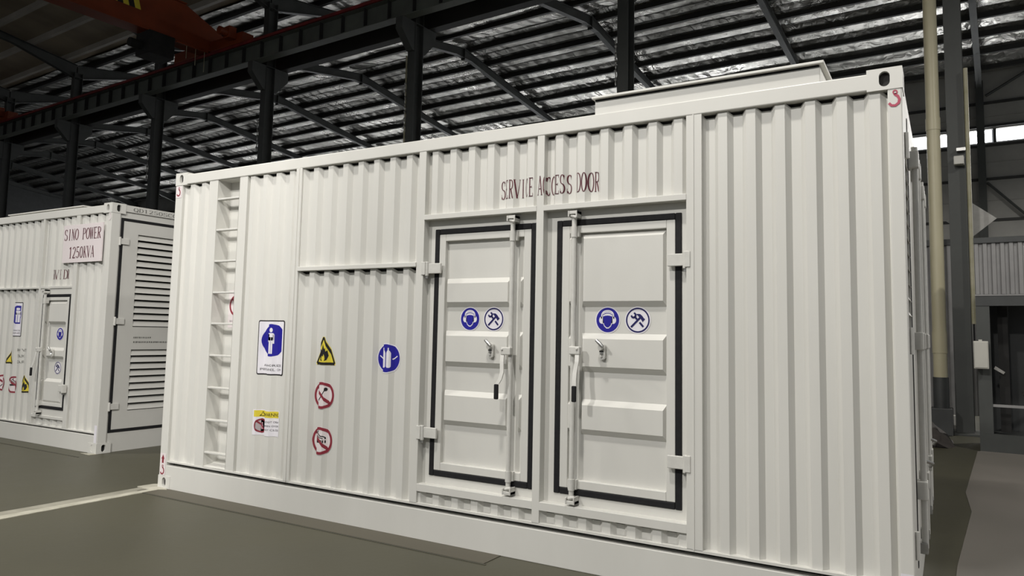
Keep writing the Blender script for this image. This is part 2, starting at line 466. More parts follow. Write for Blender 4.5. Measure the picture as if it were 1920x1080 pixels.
pane = box('pane', 0.05, 1.40, TW + 0.03, TW + 0.05, 9.22, 9.68, 'window', win)
mul = box('mullion', -0.05, 0.05, TW - 0.02, TW + 0.10, 9.18, 9.72, 'steel', win)
pf = True
s = -65.55
while s < 11:
    if pf: pane.location.x = s; mul.location.x = s; pf = False
    else:
        dup(pane, win, (s, 0, 0)); dup(mul, win, (s, 0, 0))
    s += 1.5
# added glowing panels on the far wall, unseen behind the containers, to light the foil
glow = bplace(empty('glow_panels'), 0, 0, 0); tag(glow, 'added row of unseen glowing panels low in the far wall', None, kind='structure')
for k in range(9):
    s = -6.0 - 6.0 * k
    fpan = box('pane', s - 4.6, s - 1.4, TW - 0.03, TW - 0.01, 1.7, 4.4, 'glow_low', glow)  # added glowing panel, not a window pane
    box('glow_frame', s - 3.06, s - 2.94, TW - 0.06, TW - 0.03, 1.6, 4.5, 'steel', glow)
we = bplace(empty('wall_left'), 0, 0, 0); tag(we, 'distant dark end wall of the workshop', None, kind='structure')
box('wall_sheet', S1 - 0.15, S1, -BAY, BAY, 0, 13.3, 'partdark', we)

# added unseen lamps that brighten the hall --------------------------------
def hang_added_lamp(x, y, z, watts, label):
    l = empty('added_lamp', (x, y, z))
    prof = [(0.06, 0.34), (0.12, 0.30), (0.15, 0.22), (0.30, 0.04), (0.33, 0.0)]
    n = 24
    vs = [(r * math.cos(2 * math.pi * k / n), r * math.sin(2 * math.pi * k / n), h) for (r, h) in prof for k in range(n)]
    fs = [(i * n + k, i * n + (k + 1) % n, (i + 1) * n + (k + 1) % n, (i + 1) * n + k) for i in range(len(prof) - 1) for k in range(n)]
    MB().add(vs, fs).build('shade', 'zinc', l, smooth=True)
    MB().tube([(0, 0, 0.03), (0, 0, 0.05)], 0.28, 24).build('added_light_disc', 'lamp', l)
    tt = (x - PX) * math.sin(TH) + (y - PY) * math.cos(TH)
    MB().tube([(0, 0, 0.3), (0, 0, ztop(tt) - 0.03 - z)], 0.012, 8).build('suspension_rod', 'zinc', l)
    ld = bpy.data.lights.new('added_lamp_light', 'AREA'); ld.shape = 'DISK'; ld.size = 0.56; ld.energy = watts; ld.color = (1.0, 0.965, 0.90)
    lo = bpy.data.objects.new('added_lamp_light', ld); COL.objects.link(lo); lo.parent = l; lo.location = (0, 0, 0.02)
    tag(l, label, 'lamp', 'added unseen lamps in the hall')
    return l
hang_added_lamp(4.4, -3.2, 8.9, ADDED_LAMP_W * 0.9, 'added unseen lamp above the doors of the near container')
hang_added_lamp(-5.5, -2.6, 8.9, ADDED_LAMP_W, 'added unseen lamp above the far container front')
hang_added_lamp(11.0, 3.0, 8.0, ADDED_LAMP_W * 0.85, 'added unseen lamp beyond the right end of the near container')
wx, wy, _ = W(9.0, 9.0)
hang_added_lamp(wx, wy, 8.0, ADDED_LAMP_W * 6.0, 'added unseen lamp in the far bay beyond the right picture edge')

# near column row behind the camera with added, unseen spotlights for key and fill
for i in range(0, 3):
    c = copy_tree(col0); bplace(c, -6.0 * i, -BAY, 0)
    tag(c, 'steel column of the near row behind the camera', 'column', 'near column row behind the camera')
def added_spotlight(s, z, target, watts, cone, label):
    p = Vector(W(s, -BAY + 0.42, z))
    f = empty('added_spotlight', p)
    d = (Vector(target) - p).normalized()
    q = d.to_track_quat('-Z', 'Y')
    h = MB().box(-.22, .22, -.16, .16, .01, .10).box(-.18, .18, -.12, .12, .10, .14).build('housing', 'partdark', f, bevel=.01)
    h.rotation_mode = 'QUATERNION'; h.rotation_quaternion = q
    l = box('added_light_panel', -.20, .20, -.14, .14, .004, .012, 'lamp', f); l.rotation_mode = 'QUATERNION'; l.rotation_quaternion = q
    MB().tube([(0, 0, 0), tuple(Vector(W(s, -BAY + .16, z)) - p)], .02, 8).build('added_bracket', 'partdark', f)
    ld = bpy.data.lights.new('added_beam', 'SPOT'); ld.energy = watts; ld.spot_size = R(cone); ld.spot_blend = 0.6; ld.shadow_soft_size = 0.22; ld.color = (1.0, 0.972, 0.925)
    lo = bpy.data.objects.new('added_beam', ld); COL.objects.link(lo); lo.parent = f
    lo.rotation_mode = 'QUATERNION'; lo.rotation_quaternion = q; lo.location = d * 0.03
    tag(f, label, 'added_spotlight', 'added unseen spotlights on the near columns')
added_spotlight(-6.0, 8.3, (4.4, 0.0, 1.5), KEY_W, 85, 'added spotlight aimed at the near container')
added_spotlight(0.0, 7.4, (-3.2, 1.2, 1.5), KEY_W * 1.5, 42, 'added spotlight aimed at the far container')
added_spotlight(0.0, 8.3, (5.6, 0.0, 1.5), KEY_W * 0.62, 80, 'upper added spotlight aimed at the right half of the near container')

# ================================================================== lettering and sign artwork
def stroke(pts, wv, wh):
    """ribbon polygons with a broad-nib contrast: vertical strokes wv wide, horizontal ones wh"""
    out = []
    n = len(pts)
    L_, R_ = [], []
    for i, p in enumerate(pts):
        a = pts[max(i - 1, 0)]; b = pts[min(i + 1, n - 1)]
        dx, dy = b[0] - a[0], b[1] - a[1]
        l = math.hypot(dx, dy) or 1e-9
        dx /= l; dy /= l
        w = math.hypot(wv * dy, wh * dx) / 2
        L_.append((p[0] - dy * w, p[1] + dx * w)); R_.append((p[0] + dy * w, p[1] - dx * w))
    for i in range(n - 1):
        out.append([L_[i], L_[i + 1], R_[i + 1], R_[i]])
    return out
def arc(cx, cy, rx, ry, a0, a1, n=14):
    return [(cx + rx * math.cos(R(a0 + (a1 - a0) * i / n)), cy + ry * math.sin(R(a0 + (a1 - a0) * i / n))) for i in range(n + 1)]
def rect(x0, y0, x1, y1):
    return [(x0, y0), (x1, y0), (x1, y1), (x0, y1)]
def disc(cx, cy, r, n=40):
    return arc(cx, cy, r, r, 0, 360, n)[:-1]
def ring(cx, cy, r0, r1, n=44):
    a = arc(cx, cy, r0, r0, 0, 360, n); b = arc(cx, cy, r1, r1, 0, 360, n)
    return [[a[i], b[i], b[i + 1], a[i + 1]] for i in range(n)]

def glyph(ch):
    """condensed serif capitals on a 0..0.5 x 0..1 cell: list of polygons"""
    T, t = 0.092, 0.036
    P = []
    def st(*pts, wv=T, wh=t): P.extend(stroke(list(pts), wv, wh))
    def serif(x, y, w=0.2): P.append(rect(x - w / 2, y - 0.02 if y > .5 else y, x + w / 2, y if y > .5 else y + 0.02))
    def stem(x, w=T):
        P.append(rect(x - w / 2, 0, x + w / 2, 1)); serif(x, 1, w + .1); serif(x, 0, w + .1)
    if ch == 'I': stem(.25)
    elif ch in 'EFL':
        stem(.14)
        if ch != 'L':
            P.append(rect(.14, .955, .44, 1)); P.append(rect(.41, .84, .44, 1)); P.append(rect(.14, .49, .34, .53)); P.append(rect(.32, .43, .345, .59))
        if ch != 'F': P.append(rect(.14, 0, .44, .045)); P.append(rect(.42, 0, .45, .18))
    elif ch in 'RP':
        stem(.13)
        st((.13, .975), *arc(.27, .74, .15, .235, 90, -90), (.13, .505))
        if ch == 'R': st((.24, .51), (.42, .02), wv=.10, wh=.10); P.append(rect(.38, 0, .49, .025))
    elif ch == 'B':
        stem(.13); st((.13, .975), *arc(.26, .75, .14, .225, 90, -90), (.13, .52)); st((.13, .52), *arc(.28, .27, .15, .25, 90, -90), (.13, .02))
    elif ch == 'D':
        stem(.12); st((.12, .975), *arc(.22, .5, .23, .475, 90, -90), (.12, .025))
    elif ch in 'OQ0':
        st(*arc(.25, .5, .20 if ch != '0' else .17, .475, 0, 360, 28))
        if ch == 'Q': st((.27, .18), (.44, -.12), wv=.08, wh=.08)
    elif ch in 'CG':
        st(*arc(.27, .5, .20, .475, 52, 308, 22)); P.append(rect(.38, .72, .41, .97)); P.append(rect(.38, .03, .40, .2))
        if ch == 'G': P.append(rect(.34, .05, .44, .42))
    elif ch == 'S':
        up = arc(.25, .745, .16, .23, 30, 250, 14); lo = arc(.25, .265, .17, .24, 75, -150, 14)
        st(*(up + lo)); P.append(rect(.375, .74, .40, .98)); P.append(rect(.07, .02, .095, .28))
    elif ch == 'V':
        st((.06, 1), (.25, 0)); st((.44, 1), (.25, 0), wv=t, wh=t); serif(.07, 1, .17); serif(.43, 1, .14)
    elif ch == 'W':
        st((.02, 1), (.14, 0), wv=.085); st((.26, 1), (.14, 0), wv=t); st((.26, 1), (.36, 0), wv=.085); st((.48, 1), (.36, 0), wv=t); serif(.03, 1, .13); serif(.47, 1, .1)
    elif ch == 'A':
        st((.08, 0), (.25, 1), wv=t, wh=t); st((.25, 1), (.43, 0)); P.append(rect(.13, .31, .37, .35)); serif(.08, 0, .14); serif(.42, 0, .16)
    elif ch == 'N':
        P.append(rect(.085, 0, .125, 1)); P.append(rect(.385, 0, .425, 1)); st((.10, 1), (.41, 0)); serif(.1, 0, .14); serif(.41, 1, .14)
    elif ch == 'M':
        P.append(rect(.05, 0, .085, 1)); P.append(rect(.38, 0, .47, 1)); st((.07, 1), (.25, .1), wv=.09); st((.42, 1), (.25, .1), wv=t); serif(.07, 0, .12); serif(.43, 0, .15)
    elif ch == 'K':
        stem(.13); st((.43, 1), (.15, .42), wv=t, wh=t); st((.22, .56), (.44, 0)); serif(.42, 1, .14); serif(.43, 0, .14)
    elif ch == 'T':
        stem(.25); P.append(rect(.05, .955, .45, 1)); P.append(rect(.05, .84, .075, 1)); P.append(rect(.425, .84, .45, 1))
    elif ch == 'U':
        st((.12, 1), (.12, .3), *arc(.26, .27, .14, .24, 180, 360, 12), (.40, 1)); serif(.12, 1, .16); serif(.40, 1, .1)
    elif ch == 'H': stem(.12, .1); stem(.38, .1); P.append(rect(.12, .48, .38, .525))
    elif ch == 'X': st((.07, 1), (.43, 0)); st((.42, 1), (.08, 0), wv=t)
    elif ch == 'Y': st((.07, 1), (.25, .5)); st((.43, 1), (.25, .5), wv=t); P.append(rect(.2, 0, .3, .52)); serif(.25, 0, .2)
    elif ch == 'Z': P.append(rect(.08, .955, .42, 1)); P.append(rect(.08, 0, .43, .045)); st((.40, .97), (.10, .03))
    elif ch == '1':
        P.append(rect(.205, 0, .305, 1)); st((.10, .84), (.25, .98), wv=.06, wh=.06); serif(.255, 0, .26)
    elif ch == '2':
        st(*arc(.25, .74, .16, .235, 165, -20, 14), (.30, .40), (.09, .04)); P.append(rect(.08, 0, .43, .07)); P.append(rect(.41, 0, .435, .17))
    elif ch == '5':
        P.append(rect(.12, .93, .41, 1)); st((.13, .98), (.115, .52), wv=.05, wh=.05); st((.115, .53), *arc(.24, .31, .17, .285, 110, -150, 16))
    return P

def serif_text(txt, x0, x1, z0, z1, track=1.0):
    n = len(txt); adv = (x1 - x0) / n; out = []
    for i, ch in enumerate(txt):
        for poly in glyph(ch):
            out.append([(x0 + adv * i + p[0] / 0.5 * adv * track, z0 + p[1] * (z1 - z0)) for p in poly])
    return out

def sans_text(txt, cx, cz, w, h):
    """built-in block font as polygons fitted to w x h"""
    cu = bpy.data.curves.new('lettering', 'FONT'); cu.body = txt; cu.resolution_u = 3
    ob = bpy.data.objects.new('lettering', cu); COL.objects.link(ob)
    dg = bpy.context.evaluated_depsgraph_get()
    me = bpy.data.meshes.new_from_object(ob.evaluated_get(dg))
    vs = [(v.co.x, v.co.y) for v in me.vertices]
    x0 = min(v[0] for v in vs); x1 = max(v[0] for v in vs); y0 = min(v[1] for v in vs); y1 = max(v[1] for v in vs)
    f = lambda p: (cx + ((p[0] - x0) / (x1 - x0) - .5) * w, cz + ((p[1] - y0) / (y1 - y0) - .5) * h)
    out = [[f(vs[i]) for i in p.vertices] for p in me.polygons]
    bpy.data.objects.remove(ob); bpy.data.curves.remove(cu); bpy.data.meshes.remove(me)
    return out

# corrugated profile ---------------------------------------------------
PER = 0.1615
YO, YI = 0.016, 0.050
KN = [(0.0, YO), (0.052, YO), (0.081, YI), (0.133, YI), (PER, YO)]
class Prof:
    """front surface depth y(x); sections = (x0, x1, phase | None, flat y)"""
    def __init__(self, *sections): self.s = sections
    def sec(self, x):
        for q in self.s:
            if q[0] <= x <= q[1]: return q
        return self.s[0] if x < self.s[0][0] else self.s[-1]
    def y(self, x):
        q = self.sec(x)
        if q[2] is None: return q[3]
        u = (x - q[2]) % PER
        for (a, ya), (b, yb) in zip(KN[:-1], KN[1:]):
            if a <= u <= b: return ya + (yb - ya) * (u - a) / (b - a)
        return YO
    def breaks(self, x0, x1):
        bs = []
        for q in self.s:
            for e in (q[0] - 2e-4, q[0] + 2e-4):
                if x0 < e < x1: bs.append(e)
            if q[2] is None: continue
            a, b = max(x0, q[0]), min(x1, q[1])
            k = math.floor((a - q[2]) / PER) - 1
            while q[2] + k * PER < b + PER:
                for u, _ in KN[:-1]:
                    e = q[2] + k * PER + u
                    if a < e < b: bs.append(e)
                k += 1
        return sorted(bs)
def flat(y): return Prof((-99, 99, None, y))
def corr(phase): return Prof((-99, 99, phase, 0))

def decal(name, polys, mat, parent, prof, layer=1, end=False, label=None):
    """thin printed film lying on the surface, cut and folded at the corrugation edges"""
    bm = bmesh.new()
    for poly in polys:
        if len(poly) < 3: continue
        if len(poly) > 4:
            tris = tessellate_polygon([[Vector((p[0], p[1], 0)) for p in poly]])
        else:
            tris = [tuple(range(len(poly)))]
        vs = [bm.verts.new((p[0], 0, p[1])) for p in poly]
        for t in tris:
            try: bm.faces.new([vs[i] for i in t])
            except ValueError: pass
    xs = [v.co.x for v in bm.verts]
    for b in prof.breaks(min(xs), max(xs)):
        bmesh.ops.bisect_plane(bm, geom=bm.verts[:] + bm.edges[:] + bm.faces[:], plane_co=(b, 0, 0), plane_no=(1, 0, 0))
    off = 0.0012 + 0.0009 * layer
    for v in bm.verts:
        if end: v.co = Vector((prof.y(v.co.x) + off, v.co.x, v.co.z))
        else: v.co.y = prof.y(v.co.x) - off
    me = bpy.data.meshes.new(name)
    bm.normal_update()
    for f in bm.faces:
        n = f.normal
        if (end and n.x < 0) or (not end and n.y > 0): f.normal_flip()
    bm.to_mesh(me); bm.free()
    me.materials.append(M[mat])
    o = bpy.data.objects.new(name, me); COL.objects.link(o); o.parent = parent
    if label: o['label'] = label
    return o

def T(polys, cx, cz, k=1.0, kx=None):
    kx = kx or k
    return [[(cx + p[0] * kx, cz + p[1] * k) for p in poly] for poly in polys]
def rot2(polys, a):
    c, s = math.cos(R(a)), math.sin(R(a))
    return [[(p[0] * c - p[1] * s, p[0] * s + p[1] * c) for p in poly] for poly in polys]
def rrect(x0, z0, x1, z1, r, n=5):
    return arc(x1 - r, z1 - r, r, r, 0, 90, n) + arc(x0 + r, z1 - r, r, r, 90, 180, n) + arc(x0 + r, z0 + r, r, r, 180, 270, n) + arc(x1 - r, z0 + r, r, r, 270, 360, n)

def sign_ear(par, prof, cx, cz, r=0.078, y=None):
    b = decal('ear_protection_sign', [disc(cx, cz, r * 1.09)], 'signwhite', par, prof, 1, label='round blue ear-protection sticker')
    decal('blue_disc', [disc(cx, cz, r)], 'blue', b, prof, 2)
    face = [(-.42, .42), (-.40, .56), (-.2, .66), (0, .69), (.2, .66), (.40, .56), (.42, .42), (.43, -.22), (.30, -.52), (.10, -.70), (-.10, -.70), (-.30, -.52), (-.43, -.22)]
    decal('white_face', T([face, arc(-.50, -.02, .25, .30, 0, 360, 18)[:-1], arc(.50, -.02, .25, .30, 0, 360, 18)[:-1]] + stroke([(-.55, .1), (-.5, .5)] + arc(0, .42, .5, .34, 165, 15, 10) + [(.5, .5), (.55, .1)], .10, .10), cx, cz, r), 'signwhite', b, prof, 3)
    decal('blue_face', T([[(-.40, .28), (-.2, .34), (0, .36), (.2, .34), (.40, .28), (.34, -.22), (.26, -.45), (.08, -.60), (-.08, -.60), (-.26, -.45), (-.34, -.22)]] + stroke(arc(0, .34, .40, .22, 160, 20, 8), .05, .05), cx, cz, r), 'blue', b, prof, 4)

def sign_tool(par, prof, cx, cz, r=0.078):
    b = decal('tools_sign', [disc(cx, cz, r * 1.09)], 'signwhite', par, prof, 1, label='round hammer-and-spanner sticker')
    decal('navy_ring', ring(cx, cz, r * .88, r), 'navy', b, prof, 2)
    hammer = [rect(-.085, -.80, .085, .34)]
    hammer += [[(-.40, .44), (-.46, .30), (-.30, .36), (-.12, .34), (.12, .34), (.30, .30), (.42, .26), (.42, .60), (.26, .58), (.05, .62), (-.22, .60)]]
    ham = rot2(hammer, -45)
    wr = [rect(-.09, -.80, .09, -.26), rect(-.09, .10, .09, .42), [(-.26, .74), (-.30, .52), (-.16, .34), (.16, .34), (.30, .52), (.26, .74), (.11, .74), (.12, .56), (0, .48), (-.12, .56), (-.11, .74)]]
    wrr = rot2(wr, 42)
    decal('hammer', T(ham, cx - .04 * r, cz - .04 * r, r * .92), 'navy', b, prof, 3)
    decal('spanner', T(wrr, cx, cz, r * .88), 'navy', b, prof, 3)

def prohib(par, prof, cx, cz, r, kind, label):
    b = decal('prohibition_sign', [disc(cx, cz, r)], 'pinkwhite', par, prof, 1, label=label)
    k = r * 0.97
    if kind == 'match':
        decal('match', T(stroke([(-.42, -.62), (.30, .40)], .07, .07) + [arc(.34, .46, .10, .14, 0, 360, 10)[:-1]], cx, cz, k), 'black', b, prof, 2)
    elif kind == 'smoke':
        decal('cigarette', T([rect(-.55, -.14, .20, .06), rect(.26, -.14, .33, .06), rect(.39, -.14, .46, .06)] + stroke([(.42, .14), (.42, .26), (.30, .34), (.06, .34), (-.08, .46), (-.18, .60), (-.10, .74)], .075, .075) + stroke([(.28, .14), (.28, .20), (.0, .22), (-.22, .40), (-.30, .62)], .06, .06), cx, cz, k), 'black', b, prof, 2)
    else:
        decal('figure', T([disc(.05, .36, .14, 14), [(-.1, .18), (.2, .18), (.28, -.2), (.16, -.5), (-.08, -.5), (-.2, -.2)]], cx, cz, k), 'pinkfig', b, prof, 2)
    decal('red_ring', T(ring(0, 0, .80, 1.0), cx, cz, k) + T(stroke([(-.60, .60), (.60, -.60)], .19, .19), cx, cz, k), 'red', b, prof, 3)
    return b

def tri(s):  # equilateral-like triangle, height 1 about the centroid
    return [(-.5 * s, -.45 * s), (.5 * s, -.45 * s), (0, .55 * s)]
def warn_tri(par, prof, cx, cz, h, kind, label, w=None):
    w = w or h
    def P(polys): return [[(cx + p[0] * w, cz + p[1] * h) for p in q] for q in polys]
    b = decal('warning_sign', P([[(-.48, -.47), (.48, -.47), (.51, -.41), (.05, .52), (-.05, .52), (-.51, -.41)]]), 'yellow', par, prof, 1, label=label)
    decal('black_border', P(stroke([(-.45, -.42), (.45, -.42)], .09, .09) + stroke([(.46, -.42), (0, .50)], .07, .07) + stroke([(0, .50), (-.46, -.42)], .07, .07)), 'black', b, prof, 2)
    if kind == 'fire':
        fl_ = [(-.05, -.34), (-.17, -.30), (-.22, -.16), (-.20, .0), (-.15, -.06), (-.13, .10), (-.08, .04), (-.03, .26), (.04, .08), (.08, .14), (.11, .0), (.16, .05), (.20, -.14), (.15, -.29), (.04, -.34), (.08, -.25), (.06, -.16), (.01, -.08), (-.02, -.18), (-.07, -.14), (-.10, -.25)]
        decal('flame', P([fl_]), 'black', b, prof, 2)
    else:
        decal('symbol', P([[(.06, .22), (-.12, -.06), (-.02, -.05), (-.08, -.30), (.12, .02), (.02, .02)]]), 'black', b, prof, 2)

def sign_auth(par, prof, cx, cz, w, h):
    x0, x1, z0, z1 = cx - w / 2, cx + w / 2, cz - h / 2, cz + h / 2
    b = decal('authorized_sign', [rrect(x0, z0, x1, z1, .018)], 'black', par, prof, 1, label='white notice with a standing figure on a blue disc')
    decal('white_field', [rrect(x0 + .010, z0 + .010, x1 - .010, z1 - .010, .012)], 'signwhite', b, prof, 2)
    k = w * 0.405
    dz = cz + h * .135
    decal('blue_disc', T([disc(0, 0, 1)], cx, dz, k * 1.06, k), 'blue', b, prof, 3)
    man = [disc(0, .66, .15, 16), rrect(-.24, -.02, .24, .47, .10), rect(-.24, -.12, -.14, .40), rect(.16, -.22, .25, .36), rect(-.17, -.88, -.015, .2), rect(.015, -.88, .17, .2)]
    decal('white_figure', T(man, cx, dz, k), 'signwhite', b, prof, 4)
    decal('lettering', sans_text('AUTHORIZED', cx + .01, cz - h * .325, w * .72, h * .042) + sans_text('PERSONNEL ONLY', cx + .005, cz - h * .40, w * .84, h * .042), 'black', b, prof, 3)

def hook(par, prof, cx, cz, h, mat='hookred'):
    pts = [(.0, .25), (.16, .12), (.24, -.08), (.20, -.30), (.02, -.44), (-.18, -.42), (-.32, -.26)]
    polys = ring(.02, .38, .07, .14, 18) + stroke([(.0, .26)] + pts, .15, .15)
    decal('lifting_hook_mark', T(polys, cx, cz, h), mat, par, prof, 2, label='faint pale lifting-hook stencil' if mat == 'pinkwhite' else 'red lifting-hook stencil')

# ================================================================== container
CL, CH, CWD = 6.058, 2.896, 2.438
def panel(par, x0, x1, z0, z1, phase, notch=0.0, name='corrugated_panel'):
    pr = corr(phase)
    xs = [x0] + pr.breaks(x0, x1) + [x1]
    m = MB()
    n = len(xs)
    zt = lambda x: z1 - notch * (pr.y(x) - YO) / (YI - YO)     # inner flats stop short of the rail
    vs = [(x, pr.y(x), z0) for x in xs] + [(x, pr.y(x), zt(x)) for x in xs] + [(x, pr.y(x) + 0.006, z0) for x in xs] + [(x, pr.y(x) + 0.006, zt(x)) for x in xs]
    fs = []
    for i in range(n - 1):
        fs.append((i, i + 1, n + i + 1, n + i))
        fs.append((2 * n + i, 3 * n + i, 3 * n + i + 1, 2 * n + i + 1))
        fs.append((i, 2 * n + i, 2 * n + i + 1, i + 1))
        fs.append((n + i, n + i + 1, 3 * n + i + 1, 3 * n + i))
    fs += [(0, n, 3 * n, 2 * n), (n - 1, 3 * n - 1, 4 * n - 1, 2 * n - 1)]
    m.add(vs, fs)
    if notch: box('panel_gap_shade', x0 + .004, x1 - .004, YI + .010, YI + .03, z1 - .05, z1 + .01, 'dark', par)  # dark strip paints in the shade above the short inner flats
    return m.build(name, 'white', par)

def stadium(cx, cy, w, h, n=10):
    r = w / 2; d = h / 2 - r
    return [(cx + r * math.cos(math.pi * i / n), cy + d + r * math.sin(math.pi * i / n)) for i in range(n + 1)] + \
           [(cx + r * math.cos(math.pi + math.pi * i / n), cy - d + r * math.sin(math.pi + math.pi * i / n)) for i in range(n + 1)]

def holed_face(m, outer_rect, hole, to3, depth):
    """rect face with a hole and its side wall. to3(u,v,d) -> xyz"""
    u0, v0, u1, v1 = outer_rect
    n = len(hole)
    cu = sum(p[0] for p in hole) / n; cv = sum(p[1] for p in hole) / n
    outer = []
    for p in hole:
        du, dv = p[0] - cu, p[1] - cv
        ks = []
        if abs(du) > 1e-9: ks.append(((u1 - cu) if du > 0 else (u0 - cu)) / du)
        if abs(dv) > 1e-9: ks.append(((v1 - cv) if dv > 0 else (v0 - cv)) / dv)
        k = min(ks)
        outer.append((cu + du * k, cv + dv * k))
    # snap nearest samples to the corners
    for c in ((u0, v0), (u1, v0), (u0, v1), (u1, v1)):
        j = min(range(n), key=lambda i: (outer[i][0] - c[0]) ** 2 + (outer[i][1] - c[1]) ** 2)
        outer[j] = c
    vs = [to3(p[0], p[1], 0) for p in outer] + [to3(p[0], p[1], 0) for p in hole] + [to3(p[0], p[1], depth) for p in hole]
    fs = []
    for i in range(n):
        j = (i + 1) % n
        fs.append((i, j, n + j, n + i)); fs.append((n + i, n + j, 2 * n + j, 2 * n + i))
    m.add(vs, fs)

def casting(par, xs, zs, W_=0.166, H_=0.115, D_=0.166, back=False):
    """corner casting at end xs (0 left / 1 right), zs (0 bottom / 1 top), with oval holes"""
    e = 0.004
    x0, x1 = (-e, W_) if xs == 0 else (CL - W_, CL + e)
    z0, z1 = (0.0, H_) if zs == 0 else (CH - H_, CH + 0.003)
    y0, y1 = (-e, D_) if not back else (CWD - D_, CWD + e)
    m = MB()
    cx = (x0 + x1) / 2; cz = (z0 + z1) / 2; cy = (y0 + y1) / 2
    fy = y0 if not back else y1
    dy = 0.03 if not back else -0.03
    holed_face(m, (x0, z0, x1, z1), stadium(cx, cz, 0.052, 0.082), lambda u, v, d: (u, fy + (dy if d else 0), v), 1)
    fx = x0 if xs == 0 else x1
    dx = 0.03 if xs == 0 else -0.03
    holed_face(m, (y0, z0, y1, z1), stadium(cy, cz, 0.052, 0.082), lambda u, v, d: (fx + (dx if d else 0), u, v), 1)
    # remaining faces
    ox = x1 if xs == 0 else x0
    oy = y1 if not back else y0
    m.add([(ox, y0, z0), (ox, y1, z0), (ox, y1, z1), (ox, y0, z1)], [(0, 1, 2, 3)])
    m.add([(x0, oy, z0), (x1, oy, z0), (x1, oy, z1), (x0, oy, z1)], [(0, 1, 2, 3)])
    m.add([(x0, y0, z0), (x1, y0, z0), (x1, y1, z0), (x0, y1, z0)], [(0, 1, 2, 3)])
    m.add([(x0, y0, z1), (x1, y0, z1), (x1, y1, z1), (x0, y1, z1)], [(0, 1, 2, 3)])
    c = m.build('corner_casting', 'white', par)
    e2 = 0.026
    box('casting_cavity', x0 + e2, x1 - e2, y0 + e2, y1 - e2, z0 + .012, z1 - .012, 'dark', c)
    return c

def common_frame(par, lip=0.236, gap=0.208):
    for xs in (0, 1):
        for zs in (0, 1):
            casting(par, xs, zs)
            casting(par, xs, zs, back=True)
    for x0, x1 in ((0.0, 0.10), (CL - 0.068, CL)):
        box('corner_post', x0, x1, 0.0, 0.11, 0.11, CH - 0.11, 'white', par, bevel=0.006)
        box('corner_post', x0, x1, CWD - 0.11, CWD, 0.11, CH - 0.11, 'white', par, bevel=0.006)
    box('top_rail', 0.16, CL - 0.16, -0.003, 0.08, 2.787, 2.878, 'white', par, bevel=0.006)
    box('top_rail', 0.16, CL - 0.16, CWD - 0.07, CWD, 2.787, 2.878, 'white', par, bevel=0.006)
    box('bottom_rail', 0.10, CL - 0.06, 0.0, 0.10, 0.0, gap, 'white', par, bevel=0.004)
    box('bottom_rail', 0.10, CL - 0.06, CWD - 0.10, CWD, 0.0, gap, 'white', par, bevel=0.004)
    box('bottom_lip', 0.10, CL - 0.06, 0.0, 0.09, lip, lip + 0.014, 'white', par)
    box('rail_gap_shade', 0.05, CL - 0.05, 0.075, 0.12, 0.18, lip + .01, 'dark', par)  # near-black colour stands for the shade in the gap below the lip
    box('roof_panel', 0.05, CL - 0.05, 0.05, CWD - 0.05, 2.80, 2.855, 'white', par)
    box('light_block_core', 0.03, CL - 0.09, 0.17, CWD - 0.06, 0.12, 2.84, 'dark', par)  # added unseen core that blocks light inside the container
    box('back_panel', 0.05, CL - 0.05, CWD - 0.055, CWD - 0.03, 0.2, 2.80, 'white', par)

# door ------------------------------------------------------------------
def keeper(par, x, z, up, sgn):
    m = MB()
    m.box(x - .030, x + .034, -.030, .036, z - .012, z + .010)
    m.box(x - .032, x - .022, -.034, .036, z - .030 if up else z - .012, z + .010 if up else z + .030)
    m.box(x + .024, x + .034, -.034, .036, z - .036 if up else z - .012, z + .010 if up else z + .036)
    m.tube([(x - .018, -.012, z + (-.02 if up else .02)), (x + .03, -.022, z + (-.034 if up else .034))], .011, 8)
    m.build('rod_keeper', 'white_hw', par, bevel=0.003)

def handle(par, x_rod, z, sgn, tilt):
    """hub on the rod and a lever hanging to the side (sgn) with a black grip"""
    hx = x_rod + sgn * .045
    MB().box(min(x_rod, hx) - .012, max(x_rod, hx) + .018, -.036, .002, z - .006, z + .046).tube([(hx, -.045, z + .03), (hx, -.02, z + .03)], .008, 8).build('handle_hub', 'white_hw', par, bevel=0.006)
    pts = [(hx, -.030, z), (hx + .004, -.044, z - .05), (hx + .012 * tilt, -.058, z - .12), (hx + .006 * tilt, -.068, z - .165), (hx - .010 * tilt, -.074, z - .20)]
    m = MB()
    for a, b in zip(pts[:-1], pts[1:]):
        w = .014
        m.add([(a[0] - w, a[1], a[2]), (a[0] + w, a[1], a[2]), (a[0] + w, a[1] + .009, a[2]), (a[0] - w, a[1] + .009, a[2]),
               (b[0] - w, b[1], b[2]), (b[0] + w, b[1], b[2]), (b[0] + w, b[1] + .009, b[2]), (b[0] - w, b[1] + .009, b[2])],
              [(0, 1, 5, 4), (1, 2, 6, 5), (2, 3, 7, 6), (3, 0, 4, 7), (0, 3, 2, 1), (4, 5, 6, 7)])
    m.build('handle_lever', 'white_hw', par)
    gx = hx - .013 * tilt
    box('handle_grip', gx - .015, gx + .015, -.084, -.064, z - .30, z - .20, 'rubber', par, bevel=0.006, label='black rubber grip of the door handle')

